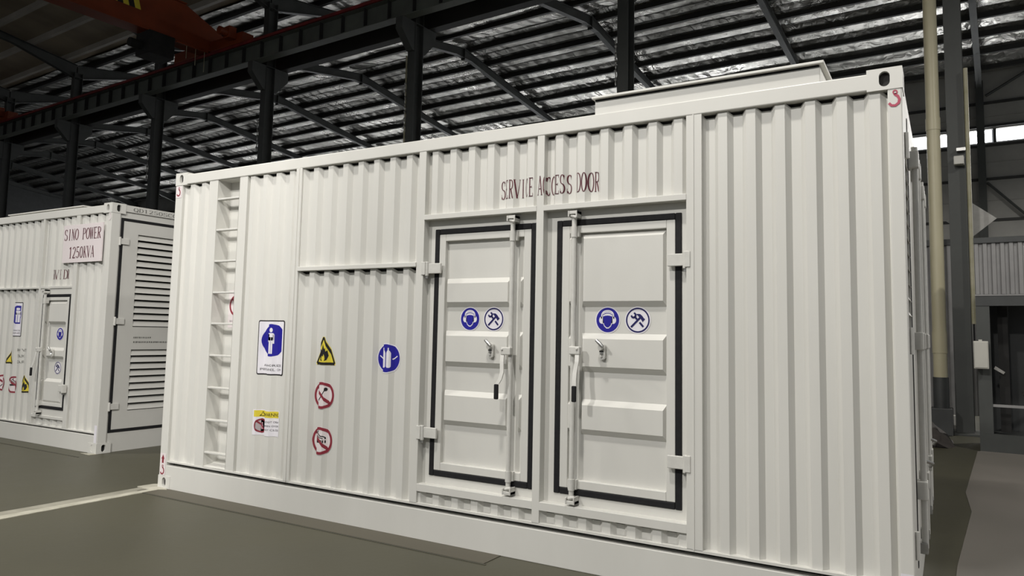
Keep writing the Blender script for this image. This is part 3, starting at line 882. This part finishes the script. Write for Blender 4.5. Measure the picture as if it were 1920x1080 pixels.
def latch(par, x, z, sgn):
    m = MB()
    m.prism(rrect(x - .020, z - .056, x + .022, z + .045, .018), 'y', .012, .030)
    m.tube([(x - .004, .014, z + .02), (x - .004, -.012, z + .02)], .017, 14)
    m.tube([(x - .004, .014, z - .035), (x - .004, .004, z - .035)], .008, 10)
    m.build('lock_plate', 'white_hw', par, bevel=0.002)
    MB().tube([(x - .028, -.012, z + .066), (x + .0, -.02, z + .045), (x + .020, -.02, z + .026)], [.010, .012, .010], 10).build('lock_lever', 'zinc', par, smooth=True)
    box('keyhole_slot', x - .016, x + .012, .008, .013, z - .006, z - .001, 'rubber', par)
    MB().tube([(x - .006, .012, z - .018), (x + .004, .004, z - .014)], .008, 8).build('lock_bolt', 'zinc', par, smooth=True)

def hinge(par, x_leaf, x_pin, z, h=.075):
    a, b = sorted((x_leaf, x_pin))
    MB().box(a, b, -.006, .014, z - h / 2, z + h / 2).tube([(x_pin, -.006, z - h / 2 - .018), (x_pin, -.006, z + h / 2 + .012)], .016, 12).build('hinge', 'white_hw', par, bevel=0.004)
    MB().tube([(x_pin, -.004, z - h / 2 - .034), (x_pin, -.004, z - h / 2 - .012)], .012, 8).build('hinge_pin', 'zinc', par)
    s = 1 if x_pin > x_leaf else -1
    box('hinge_bracket', min(x_pin, x_pin + s * .035), max(x_pin, x_pin + s * .035), -.030, .02, z - h / 2 - .01, z + h / 2 + .01, 'white_hw', par, bevel=.003)

def frame_ring(name, x0, x1, z0, z1, w, y0, y1, mat, par, bevel=0.0, wt=None, wb=None):
    wt = wt or w; wb = wb or w
    m = MB()
    m.box(x0, x0 + w, y0, y1, z0, z1); m.box(x1 - w, x1, y0, y1, z0, z1)
    m.box(x0 + w, x1 - w, y0, y1, z1 - wt, z1); m.box(x0 + w, x1 - w, y0, y1, z0, z0 + wb)
    return m.build(name, mat, par, bevel=bevel)

def rib(m, xa, xb, za, zb, y_out, y_in, ch=.036):
    """raised band with sloped top and bottom edges and chamfered ends"""
    zo0, zo1 = za + ch, zb - ch
    c = .018
    vs = [(xa, y_in, za), (xb, y_in, za), (xb, y_in, zb), (xa, y_in, zb), (xa + c, y_out, zo0), (xb - c, y_out, zo0), (xb - c, y_out, zo1), (xa + c, y_out, zo1)]
    m.add(vs, [(0, 1, 5, 4), (1, 2, 6, 5), (2, 3, 7, 6), (3, 0, 4, 7), (4, 5, 6, 7), (3, 2, 1, 0)])

def service_door(par, fx0, fx1, fz0, fz1, gx0, gx1, gz0, gz1, bands, rod_x, hinge_side, hinge_z, name='service_door', rim=.055, gw=.041):
    """recessed frame, gasket, leaf with pressed bands. hinge_side -1 left / +1 right"""
    d = empty(name); d.parent = par
    YF, YL, YP = .040, .034, .066
    frame_ring('door_frame', fx0, fx1, fz0, fz1, 1, YF, YF + .05, 'white', d) if False else None
    m = MB()
    m.box(fx0, gx0 + .004, YF, YF + .06, fz0, fz1); m.box(gx1 - .004, fx1, YF, YF + .06, fz0, fz1)
    m.box(gx0 + .004, gx1 - .004, YF, YF + .06, gz1 - .004, fz1); m.box(gx0 + .004, gx1 - .004, YF, YF + .06, fz0, gz0 + .004)
    m.build('door_frame', 'white', d)
    frame_ring('gasket', gx0, gx1, gz0, gz1, gw, YF - .008, YF + .03, 'rubber', d, bevel=.006)
    lx0, lx1, lz0, lz1 = gx0 + gw, gx1 - gw, gz0 + gw, gz1 - gw
    m = MB()
    m.box(lx0, lx0 + rim, YL, YL + .05, lz0, lz1); m.box(lx1 - rim, lx1, YL, YL + .05, lz0, lz1)
    m.box(lx0 + rim, lx1 - rim, YL, YL + .05, lz1 - rim * .9, lz1); m.box(lx0 + rim, lx1 - rim, YL, YL + .05, lz0, lz0 + rim)
    m.build('leaf_rim', 'white', d, bevel=.004)
    px0, px1, pz0, pz1 = lx0 + rim, lx1 - rim, lz0 + rim, lz1 - rim * .9
    m = MB()
    m.box(px0, px1, YP, YP + .02, pz0, pz1)
    for (za, zb) in bands:
        rib(m, px0 + .004, rod_x - .034, za, zb, YL + .002, YP - .001)
        rib(m, rod_x + .034, px1 - .004, za, zb, YL + .002, YP - .001)
    m.build('leaf_panel', 'white', d)
    # lock rod, guides, keepers
    MB().tube([(rod_x, .002, fz0 + .035), (rod_x, .002, fz1 - .02)], .0165, 14).build('lock_rod', 'white_hw', d, smooth=True)
    for z in (lz1 - .045, lz0 + .03):
        MB().tube([(rod_x, .002, z - .035), (rod_x, .002, z + .035)], .021, 14).box(rod_x - .03, rod_x + .03, .012, YL + .002, z - .03, z + .03).build('rod_guide', 'white_hw', d, smooth=True)
    keeper(d, rod_x, fz1 - .024, True, hinge_side); keeper(d, rod_x + .004, fz0 + .025, False, hinge_side)
    for z in hinge_z:
        if hinge_side < 0: hinge(d, gx0 + .082, gx0 - .040, z)
        else: hinge(d, gx1 - .078, gx1 + .035, z)
    return d, YL, YP

# ------------------------------------------------------------------ near container
near = empty('generator_container', (0, 0, 0))
tag(near, 'large off-white generator container with two gasketed service doors, filling the foreground', 'container', 'white generator containers')
common_frame(near)
def strip(par, x0, x1, z0, z1, y0=0.0, y1=.07, name='frame_post', bevel=.003):
    return box(name, x0, x1, y0, y1, z0, z1, 'white', par, bevel=bevel)
ZB, ZR = .25, 2.79
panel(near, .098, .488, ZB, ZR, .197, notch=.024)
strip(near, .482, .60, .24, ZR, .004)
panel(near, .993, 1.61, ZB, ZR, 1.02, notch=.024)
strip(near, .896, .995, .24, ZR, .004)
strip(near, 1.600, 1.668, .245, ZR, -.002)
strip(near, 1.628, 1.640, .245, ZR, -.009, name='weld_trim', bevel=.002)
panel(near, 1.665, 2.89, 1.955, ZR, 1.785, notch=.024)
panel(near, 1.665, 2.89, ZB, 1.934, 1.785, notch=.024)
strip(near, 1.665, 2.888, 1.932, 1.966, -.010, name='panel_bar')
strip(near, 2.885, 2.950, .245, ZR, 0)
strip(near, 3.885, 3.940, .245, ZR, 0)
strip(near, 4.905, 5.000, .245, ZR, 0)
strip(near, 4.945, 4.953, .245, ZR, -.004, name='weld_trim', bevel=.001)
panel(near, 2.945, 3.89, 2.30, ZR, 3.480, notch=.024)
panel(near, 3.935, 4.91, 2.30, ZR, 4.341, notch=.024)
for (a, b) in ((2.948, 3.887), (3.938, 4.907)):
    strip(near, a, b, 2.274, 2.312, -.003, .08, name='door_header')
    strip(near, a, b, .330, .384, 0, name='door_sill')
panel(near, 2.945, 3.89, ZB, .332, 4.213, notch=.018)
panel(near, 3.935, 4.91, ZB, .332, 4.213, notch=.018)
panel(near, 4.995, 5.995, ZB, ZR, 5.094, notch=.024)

# ladder recess
lr = empty('ladder_recess'); lr.parent = near; lr['label'] = 'recessed ladder niche with nine rungs'
x0, x1, yb, za, zb = .602, .894, .145, .252, 2.784
m = MB()
m.add([(x0, .004, za), (x0, yb, za), (x0, yb, zb), (x0, .004, zb)], [(0, 1, 2, 3)])
m.add([(x1, .004, za), (x1, yb, za), (x1, yb, zb), (x1, .004, zb)], [(0, 1, 2, 3)])
m.add([(x0, yb, za), (x1, yb, za), (x1, yb, zb), (x0, yb, zb)], [(0, 1, 2, 3)])
m.add([(x0, .004, zb), (x1, .004, zb), (x1, yb, zb), (x0, yb, zb)], [(0, 1, 2, 3)])
m.add([(x0, .004, za), (x1, .004, za), (x1, yb, za + .03), (x0, yb, za + .03)], [(0, 1, 2, 3)])
m.build('niche_lining', 'white', lr)
rung0 = MB().box(x0, x1, .006, .056, -.009, .008).build('rung', 'white_hw', lr, bevel=.004)
for i, z in enumerate((2.61, 2.33, 2.05, 1.77, 1.495, 1.215, .934, .653, .373)):
    r_ = rung0 if i == 0 else dup(rung0, lr)
    r_.location = (0, 0, z)

# doors
b1 = [(1.639, 1.845), (1.216, 1.470), (.802, 1.048)]
d1, YL, YP = service_door(near, 2.950, 3.885, .384, 2.274, 3.010, 3.858, .441, 2.208, b1, 3.690, -1, (1.918, .742))
b2 = [(1.639, 2.118), (1.222, 1.470), (.826, 1.048)]
d2, _, _ = service_door(near, 3.940, 4.905, .384, 2.274, 4.012, 4.860, .443, 2.210, b2, 4.155, 1, (1.918, .724))
d1.location.y = .024; d2.location.y = .024
handle(d1, 3.690, 1.320, -1, 1.2); handle(d2, 4.155, 1.338, 1, -.2)
latch(d1, 3.522, 1.345, -1); latch(d2, 4.352, 1.36, 1)
fy = flat(.066)
for dd, xa, xb in ((d1, 3.314, 3.512), (d2, 4.368, 4.570)):
    sign_ear(dd, fy, xa, 1.556); sign_tool(dd, fy, xb, 1.556)

# roof box
rb = empty('roof_box'); rb.parent = near; rb['label'] = 'low white box with an overhanging lid on the container roof'
box('box_body', 4.302, 5.66, .006, .60, 2.84, 2.966, 'white', rb, bevel=.004)
box('lid_seal', 4.306, 5.656, .0, .60, 2.966, 2.974, 'rubber', rb)
box('box_lid', 4.290, 5.684, -.024, .62, 2.974, 2.990, 'white', rb, bevel=.003)

# lettering and stickers
svc = Prof((2.95, 3.885, 3.480, 0), (3.885, 3.940, None, 0.0), (3.940, 4.91, 4.341, 0))
decal('door_lettering', serif_text('SERVICE ACCESS DOOR', 3.575, 4.322, 2.382, 2.512), 'letterred', near, svc, 1, label='dark red serif lettering above the doors')
pB, pC = corr(1.02), corr(1.785)
sign_auth(near, pB, 1.372, 1.302, .315, .455)
wsn = decal('warning_notice', [rect(1.197, .575, 1.512, .785)], 'signwhite', near, pB, 1, label='small yellow-headed warning notice')
decal('yellow_header', [rect(1.21, .725, 1.50, .778)], 'yellow', wsn, pB, 2)
decal('alert_triangle', [[(1.252, .732), (1.318, .732), (1.285, .774)]], 'black', wsn, pB, 3)
decal('alert_triangle_field', [[(1.264, .737), (1.306, .737), (1.285, .765)]], 'yellow', wsn, pB, 4)
decal('header_lettering', sans_text('WARNING', 1.405, .750, .13, .028), 'black', wsn, pB, 3)
prohib(wsn, pB, 1.275, .652, .060, 'figure', 'red prohibition ring on the notice')
for (i, tx) in enumerate(('DO NOT OPERATE', 'WHEN DOOR IS', 'NOT CLOSED')):
    decal('notice_lettering', sans_text(tx, 1.415, .690 - .032 * i, .145, .015), 'black', wsn, pB, 2)
warn_tri(near, pC, 1.975, 1.287, .225, 'fire', 'yellow triangular flame warning sticker', w=.205)
prohib(near, pC, 1.972, .944, .108, 'match', 'red ring no-matches sticker')
prohib(near, pC, 1.970, .592, .110, 'smoke', 'red ring no-smoking sticker')
gs = decal('gas_cylinder_sign', [disc(2.617, 1.257, .112)], 'signwhite', near, pC, 1, label='round blue gas-cylinder sticker')
decal('blue_disc', [disc(2.617, 1.257, .104)], 'blue', gs, pC, 2)
cyl = [(-.11, -.68), (.11, -.68), (.17, -.60), (.17, .36), (.12, .50), (.06, .56), (.05, .74), (-.05, .74), (-.06, .56), (-.12, .50), (-.17, .36), (-.17, -.60)]
decal('white_cylinders', T([[(p[0] - .22, p[1]) for p in cyl], [(p[0] + .20, p[1]) for p in cyl]] + stroke([(-.80, .16), (-.45, -.08)], .08, .08) + stroke([(.45, -.08), (.80, .16)], .08, .08), 2.617, 1.257, .104), 'signwhite', gs, pC, 3)
# sticker on the niche back
ny = flat(.145)
ns = decal('niche_notice', [rect(.655, 1.46, .81, 1.80)], 'pinkwhite', lr, ny, 1, label='no-entry notice half hidden in the ladder niche')
ns.parent = near
decal('red_ring', ring(.765, 1.66, .078, .098) + stroke([(.705, 1.72), (.825, 1.60)], .018, .018), 'red', ns, ny, 2)
decal('figure', T([disc(0, .36, .2, 14), [(-.2, .1), (.2, .1), (.3, -.5), (-.3, -.5)]], .775, 1.65, .06), 'black', ns, ny, 3)
decal('notice_lettering', sans_text('NO CLIMBING', .735, 1.52, .11, .014), 'black', ns, ny, 2)
# corner marks
pf_ = flat(0.0)
hook(near, pf_, 6.024, 2.728, .088)
h0 = decal('hook_label', [rect(.006, 2.665, .094, 2.775)], 'pinkwhite', near, pf_, 1, label='pale label with a hook mark')
hook(near, pf_, .050, 2.722, .085, 'red')
h1 = decal('hook_label', [rect(.010, .120, .090, .312)], 'pinkwhite', near, pf_, 1, label='pale label with an arrow and hook mark')
decal('arrow_mark', [[(.028, .262), (.072, .262), (.05, .302)], rect(.038, .225, .062, .264)], 'red', h1, pf_, 2)
hook(near, pf_, .050, .165, .085, 'red')
h2 = decal('hook_label', [rect(5.995, .205, 6.052, .305)], 'signwhite', near, pf_, 1, label='white label low on the corner post')
hook(near, pf_, 6.024, .250, .085, 'red')

# end wall of the near container: louvred doors with lock rods, seen at a glancing angle
def slat_mesh(par, y0, y1, mat, x=0.0):
    return MB().add([(x - .030, y0, .064), (x - .030, y1, .064), (x + .006, y0, .002), (x + .006, y1, .002), (x - .034, y0, .062), (x - .034, y1, .062), (x + .002, y0, .0), (x + .002, y1, .0)],
                    [(0, 2, 3, 1), (4, 5, 7, 6), (2, 6, 7, 3), (0, 1, 5, 4), (0, 4, 6, 2), (1, 3, 7, 5)]).build('louvre_slat', mat, par)
XE = CL
box('end_header', XE - .10, XE - .005, .16, CWD - .16, 2.79, 2.885, 'white', near, bevel=.005)
box('end_sill', XE - .10, XE - .005, .10, CWD - .10, .0, .19, 'endgrey', near, bevel=.005)
for (ya, yb_) in ((.115, 1.21), (1.23, CWD - .115)):
    ed = empty('end_door'); ed.parent = near; ed['label'] = 'louvred end door with lock rods'
    l0, l1 = ya + .02, ya + .32
    xf_ = XE - .003
    m = MB()
    m.box(XE - .05, xf_, ya, l0, .20, 2.78); m.box(XE - .05, xf_, l1, yb_, .20, 2.78)
    m.box(XE - .05, xf_, l0, l1, 2.50, 2.78); m.box(XE - .05, xf_, l0, l1, .20, 1.50)
    m.build('leaf_panel', 'endgrey', ed)
    box('louvre_backing', XE - .085, XE - .075, l0 - .01, l1 + .01, 1.48, 2.52, 'dark', ed)
    box('gasket', xf_ - .002, xf_ + .004, l1 + .03, l1 + .07, .22, 2.74, 'rubber', ed)
    sl = slat_mesh(ed, l0, l1, 'endgrey', x=XE - .004)
    sl.location = (0, 0, 1.51)
    for k in range(1, 12):
        q = dup(sl, ed); q.location = (0, 0, 1.51 + .083 * k)
    for yr in (ya + .50, ya + .86):
        MB().tube([(XE + .030, yr, .30), (XE + .030, yr, 2.60)], .018, 12).build('lock_rod', 'white_hw', ed, smooth=True)
        for z in (2.52, 1.46, .62):
            box('rod_bracket', XE - .004, XE + .052, yr - .05, yr + .05, z - .05, z + .05, 'white_hw', ed, bevel=.006)
        box('rod_keeper', XE - .004, XE + .045, yr - .03, yr + .03, .27, .33, 'zinc', ed, bevel=.004)
    MB().tube([(XE + .04, ya + .52, .78), (XE + .075, ya + .58, .76), (XE + .06, ya + .66, .73)], .010, 8).build('rod_handle', 'zinc', ed)
    for z in (2.50, 1.46, .42):
        MB().tube([(XE + .008, ya + .01, z - .07), (XE + .008, ya + .01, z + .07)], .014, 10).build('hinge', 'white_hw', ed, smooth=True)

# ------------------------------------------------------------------ far container
OX, OY = -8.2, .66
far = empty('generator_container', (OX, OY, 0))
tag(far, 'off-white generator container at left with name plate and louvred end door, behind the near one', 'container', 'white generator containers')
common_frame(far, lip=.222, gap=.203)
def X(x): return x - OX
CLf = CL
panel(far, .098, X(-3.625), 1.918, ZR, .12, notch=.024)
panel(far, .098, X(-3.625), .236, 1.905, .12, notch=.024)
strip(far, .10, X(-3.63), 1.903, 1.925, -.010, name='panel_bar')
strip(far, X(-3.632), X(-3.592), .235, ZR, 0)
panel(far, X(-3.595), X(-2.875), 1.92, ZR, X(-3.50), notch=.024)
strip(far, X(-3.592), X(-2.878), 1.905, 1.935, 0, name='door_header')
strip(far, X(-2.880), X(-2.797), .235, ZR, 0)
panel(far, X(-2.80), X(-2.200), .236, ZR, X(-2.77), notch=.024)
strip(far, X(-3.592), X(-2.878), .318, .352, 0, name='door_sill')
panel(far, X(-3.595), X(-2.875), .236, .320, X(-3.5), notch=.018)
d3, _, _ = service_door(far, X(-3.592), X(-2.880), .352, 1.905, X(-3.520), X(-2.872) - .012, .434, 1.832, [(1.462, 1.755), (1.040, 1.180), (.50, .80)], X(-3.405), 1, (.70,), rim=.045, gw=.036)
d3.location.y = -.030
handle(d3, X(-3.405), 1.13, -1, .6)
latch(d3, X(-3.19), 1.12, 1)
sign_ear(d3, fy, X(-3.125), 1.346, .073); sign_tool(d3, fy, X(-3.125), .934, .073)
npl = box('name_plate', X(-3.118), X(-2.285), -.012, .003, 2.212, 2.672, 'pinkwhite', far, label='pale name plate with dark red lettering')
npf = flat(-.012)
decal('name_lettering', serif_text('SINO POWER', X(-3.098), X(-2.315), 2.485, 2.622), 'letterred', npl, npf, 1)
decal('rating_lettering', serif_text('1250KVA', X(-2.977), X(-2.43), 2.264, 2.402), 'letterred', npl, npf, 1)
decal('door_lettering', serif_text('SERVICE DOOR', X(-3.400), X(-2.985), 2.018, 2.135), 'letterred', far, corr(X(-3.50)), 1, label='dark red serif lettering above the door')
pF = corr(.12)
sign_auth(far, pF, X(-4.142), 1.517, .275, .442)
warn_tri(far, pF, X(-4.250), 1.045, .215, 'bolt', 'yellow high-voltage triangle sticker', w=.17)
for i, (tx, w) in enumerate((('HIGH VOLT', .28), ('TAKE', .12), ('CARE', .13))):
    decal('notice_lettering', sans_text(tx, X(-3.985), 1.125 - .075 * i, w, .036), 'grey_txt', far, pF, 1)
prohib(far, pF, X(-4.125), .680, .110, 'smoke', 'red ring no-smoking sticker')
prohib(far, pF, X(-4.430), .690, .108, 'match', 'red ring no-matches sticker')
warn_tri(far, pF, X(-3.845), .697, .22, 'fire', 'yellow triangular flame warning sticker', w=.19)
hook(far, pf_, CL - .034, 2.735, .09, 'pinkwhite')
hk = decal('hook_label', [rect(CL - .06, .12, CL - .008, .32)], 'signwhite', far, pf_, 1, label='white label low on the corner post')
MB().prism([(CL - .18, -.07), (CL + .02, -.09), (CL + .03, -.01), (CL - .02, .0)], 'z', .001, .006).build('paint_spill', 'linewhite', far)
rb2 = empty('roof_box'); rb2.parent = far; rb2['label'] = 'low lidded box on the far container roof'
box('box_body', X(-4.7), X(-2.92), .10, .90, 2.84, 2.915, 'white', rb2)
box('box_lid', X(-4.72), X(-2.90), .08, .92, 2.918, 2.932, 'white', rb2, bevel=.003)
# its end wall
box('end_header', CL - .10, CL - .004, .16, CWD - .16, 2.812, 2.893, 'endgrey', far, bevel=.004)
m = MB()
xf = CL - .022
m.box(xf - .06, xf, .10, .134, .0, 2.812); m.box(xf - .06, xf, CWD - .134, CWD - .10, .0, 2.812)
m.box(xf - .06, xf, .134, CWD - .134, 2.737, 2.812); m.box(xf - .06, xf, .134, CWD - .134, 0.0, .224)
m.build('end_frame', 'endgrey', far)
ed = empty('end_door'); ed.parent = far; ed['label'] = 'louvred end door with a black gasket'
m = MB()
g0, g1, h0_, h1_ = .130, CWD - .130, .221, 2.737
gwi = .036
m.box(xf - .03, xf + .006, g0, g0 + gwi, h0_, h1_); m.box(xf - .03, xf + .006, g1 - gwi, g1, h0_, h1_)
m.box(xf - .03, xf + .006, g0 + gwi, g1 - gwi, h1_ - gwi, h1_); m.box(xf - .03, xf + .006, g0 + gwi, g1 - gwi, h0_, h0_ + gwi)
m.build('gasket', 'rubber', ed, bevel=.005)
lv0, lv1 = .352, CWD - .352
m = MB()
xa, xb = xf - .03, xf + .002
m.box(xa, xb, g0 + gwi, lv0, h0_ + gwi, h1_ - gwi); m.box(xa, xb, lv1, g1 - gwi, h0_ + gwi, h1_ - gwi)
m.box(xa, xb, lv0, lv1, 2.560, h1_ - gwi); m.box(xa, xb, lv0, lv1, 1.180, 1.450); m.box(xa, xb, lv0, lv1, h0_ + gwi, .462)
m.build('leaf_panel', 'endgrey', ed)
box('louvre_backing', xf - .075, xf - .065, lv0 - .01, lv1 + .01, .45, 2.57, 'dark', ed)
sl = slat_mesh(ed, lv0, lv1, 'endgrey', x=xf + .004)
sl.location = (0, 0, 2.492)
for k in range(1, 14): dup(sl, ed, (0, 0, 2.492 - .0795 * k))
for k in range(9): dup(sl, ed, (0, 0, 1.110 - .080 * k))
for z in (2.455, 1.512, .522):
    MB().box(xf + .0, xf + .022, .120, .235, z - .035, z + .035).tube([(xf + .02, .118, z - .05), (xf + .02, .118, z + .05)], .014, 10).build('hinge', 'white_hw', ed, bevel=.003)
decal('serial_lettering', [[(p[0], p[1]) for p in q] for q in serif_text('QD1250SC0', .262, .840, 2.828, 2.872)], 'grey_txt', far, flat(CL - .004), 1, end=True, label='grey stencilled serial lettering on the end header')
rnd = random.Random(3)
for (z, ya, yb_) in ((1.322, .372, .60), (1.268, .372, 1.10)):
    y = ya; small = []
    while y < yb_:
        w = rnd.uniform(.008, .02)
        small.append(rect(y, z - .010 + rnd.uniform(0, .004), y + w, z + .010)); y += w + rnd.uniform(.004, .012)
    sp = decal('small_print', small, 'grey_txt', far, flat(xf + .002), 1, end=True, label='line of tiny illegible print')
    sp['kind'] = 'stuff'

# ================================================================== things by the right-hand column
dp = empty('downpipe'); bplace(dp, -0.30, -0.40, 0)
tag(dp, 'thick cream plastic downpipe standing before the right-hand column', 'pipe')
MB().tube([(0, 0, .88), (0, 0, 9.2)], .10, 20).build('pipe', 'cream', dp, smooth=True)
for za_, zb_ in ((1.28, 1.62), (4.9, 5.1), (8.7, 8.9)):
    MB().tube([(0, 0, za_), (0, 0, zb_)], .108, 20).build('sleeve', 'cream', dp, smooth=True)
MB().tube([(0, 0, .42), (0, 0, .90)], .112, 20).build('dark_foot', 'partdark', dp, smooth=True)  # darker, thicker lower length of the pipe
box('foot_block', -.15, .15, -.15, .15, .0, .42, 'partdark', dp, bevel=.01)
cp = empty('conduit_pipe'); bplace(cp, 0.17, -0.28, 0)
tag(cp, 'thin stained pipe strapped to the right-hand column', 'pipe')
MB().tube([(0, 0, 1.75), (0, 0, 5.9)], .032, 12).build('pipe', 'palepipe', cp, smooth=True)
MB().tube([(0, 0, 1.75), (.0, 0, 1.62), (.0, .0, 1.50), (.0, .0, 1.10)], .014, 8).build('flex_cable', 'rubber', cp, smooth=True)
box('strap', -.16, .02, .0, .09, 4.55, 4.60, 'zinc', cp)
box('junction_block', -.20, -.06, -.06, .09, 4.32, 4.46, 'boxgrey', cp, bevel=.01)
eb = empty('switch_box'); bplace(eb, 0.215, -2.29, 1.11)
tag(eb, 'small grey-white electrical switch box on the cabin corner post', 'switch box')
box('case', 0, .17, 0, .15, 0, .37, 'boxgrey', eb, bevel=.008)
box('door', .010, .16, -.012, .0, .015, .355, 'boxgrey', eb, bevel=.004)
box('top_gland', .06, .10, .05, .09, .37, .39, 'boxgrey', eb)
box('mounting_plate', .05, .15, .15, .205, .08, .30, 'zinc', eb)
pp = empty('diamond_plate'); bplace(pp, 0.16, 0.34, 3.50)
tag(pp, 'white square board hung corner-up behind the right-hand column', 'board')
MB().prism([(-.36, 0), (0, -.30), (.36, 0), (0, .30)], 'y', 0, .012).build('board', 'plinth', pp)
box('hanger', -.12, -.09, -.12, 0.0, -.03, .03, 'zinc', pp)

# grey corrugated partition behind the column
pt = empty('partition'); bplace(pt, 0, 0.62, 0)
tag(pt, 'grey corrugated steel partition behind the cream downpipe', 'partition')
def corr_sheet(par, s0, s1, z0, z1, per=.26, d=.05, name='corrugated_sheet'):
    xs = []; ys = []
    s = s0; k = 0
    seq = [(0, 0), (.42, 0), (.55, 1), (.87, 1)]
    while s < s1:
        for u, yv in seq:
            if s + u * per <= s1: xs.append(s + u * per); ys.append(yv * d)
        s += per
    n = len(xs)
    vs = [(x, y, z) for z in (z0, z1) for x, y in zip(xs, ys)]
    return MB().add(vs, [(i, i + 1, n + i + 1, n + i) for i in range(n - 1)]).build(name, 'partition', par)
corr_sheet(pt, -3.6, .30, .24, 3.15)
box('top_rail', -3.6, .30, -.03, .09, 3.12, 3.22, 'partdark', pt)
box('kerb', -3.6, .05, -.05, .12, 0, .22, 'plinth', pt)
sc = empty('site_cabin'); bplace(sc, 0.25, -2.05, 0)
tag(sc, 'dark grey open-fronted steel cabin with ribbed header at the right picture edge', 'cabin')
corr_sheet(sc, .01, 3.3, 2.12, 2.84, per=.10, d=.025)
box('top_rail', 0, 3.3, -.02, .08, 2.82, 2.90, 'partdark', sc, bevel=.006)
box('header_beam', 0, 3.3, -.03, .08, 1.96, 2.10, 'partdark', sc)
box('header_trim', 0, 3.3, -.04, -.028, 2.095, 2.115, 'partition', sc)
box('corner_post', 0, .16, -.02, .08, 0, 1.97, 'steel', sc, bevel=.004)
box('inner_post', .24, .36, .35, .45, .24, 2.0, 'dark', sc)
box('back_sheet', .02, 3.3, .95, .98, .0, 2.85, 'partdark', sc)
box('side_sheet', .0, .02, .08, .96, .0, 2.85, 'partdark', sc)
box('roof_sheet', .0, 3.3, .0, .98, 2.84, 2.88, 'partdark', sc)
box('cabin_floor', .02, 3.3, .06, .95, .0, .20, 'partdark', sc)
box('sill', 0.0, 3.3, -.03, .06, .0, .24, 'steel', sc)
box('guard_bar', .16, 3.3, .0, .03, .60, .635, 'partition', sc)
MB().tube([(.5, .5, .75), (1.8, .5, 1.7)], .03, 8).build('brace', 'dark', sc)
MB().prism([(.20, 1.14), (.31, 1.06), (.29, 1.03), (.18, 1.10)], 'y', .30, .304).build('paper_tag', 'plinth', sc)
# rubble heap at the column foot
rub = empty('rubble_heap'); bplace(rub, -0.42, -1.6, 0); tag(rub, 'low dark heap of sweepings behind the near container corner', 'heap')
rr = random.Random(11)
vs = []; fs = []
n, mrings = 18, 6
for j in range(mrings + 1):
    f = j / mrings
    for i in range(n):
        a = 2 * math.pi * i / n
        rad = .42 * (1 - f * .95) * (1 + rr.uniform(-.18, .18))
        vs.append((rad * math.cos(a) * .8, rad * math.sin(a) * 1.6, .30 * math.sin(f * 1.4) * (1 + rr.uniform(-.12, .12)) if j else 0))
for j in range(mrings):
    for i in range(n):
        fs.append((j * n + i, j * n + (i + 1) % n, (j + 1) * n + (i + 1) % n, (j + 1) * n + i))
fs.append(tuple(range(mrings * n, (mrings + 1) * n)))
MB().add(vs, fs).build('heap', 'dirt', rub, smooth=True)
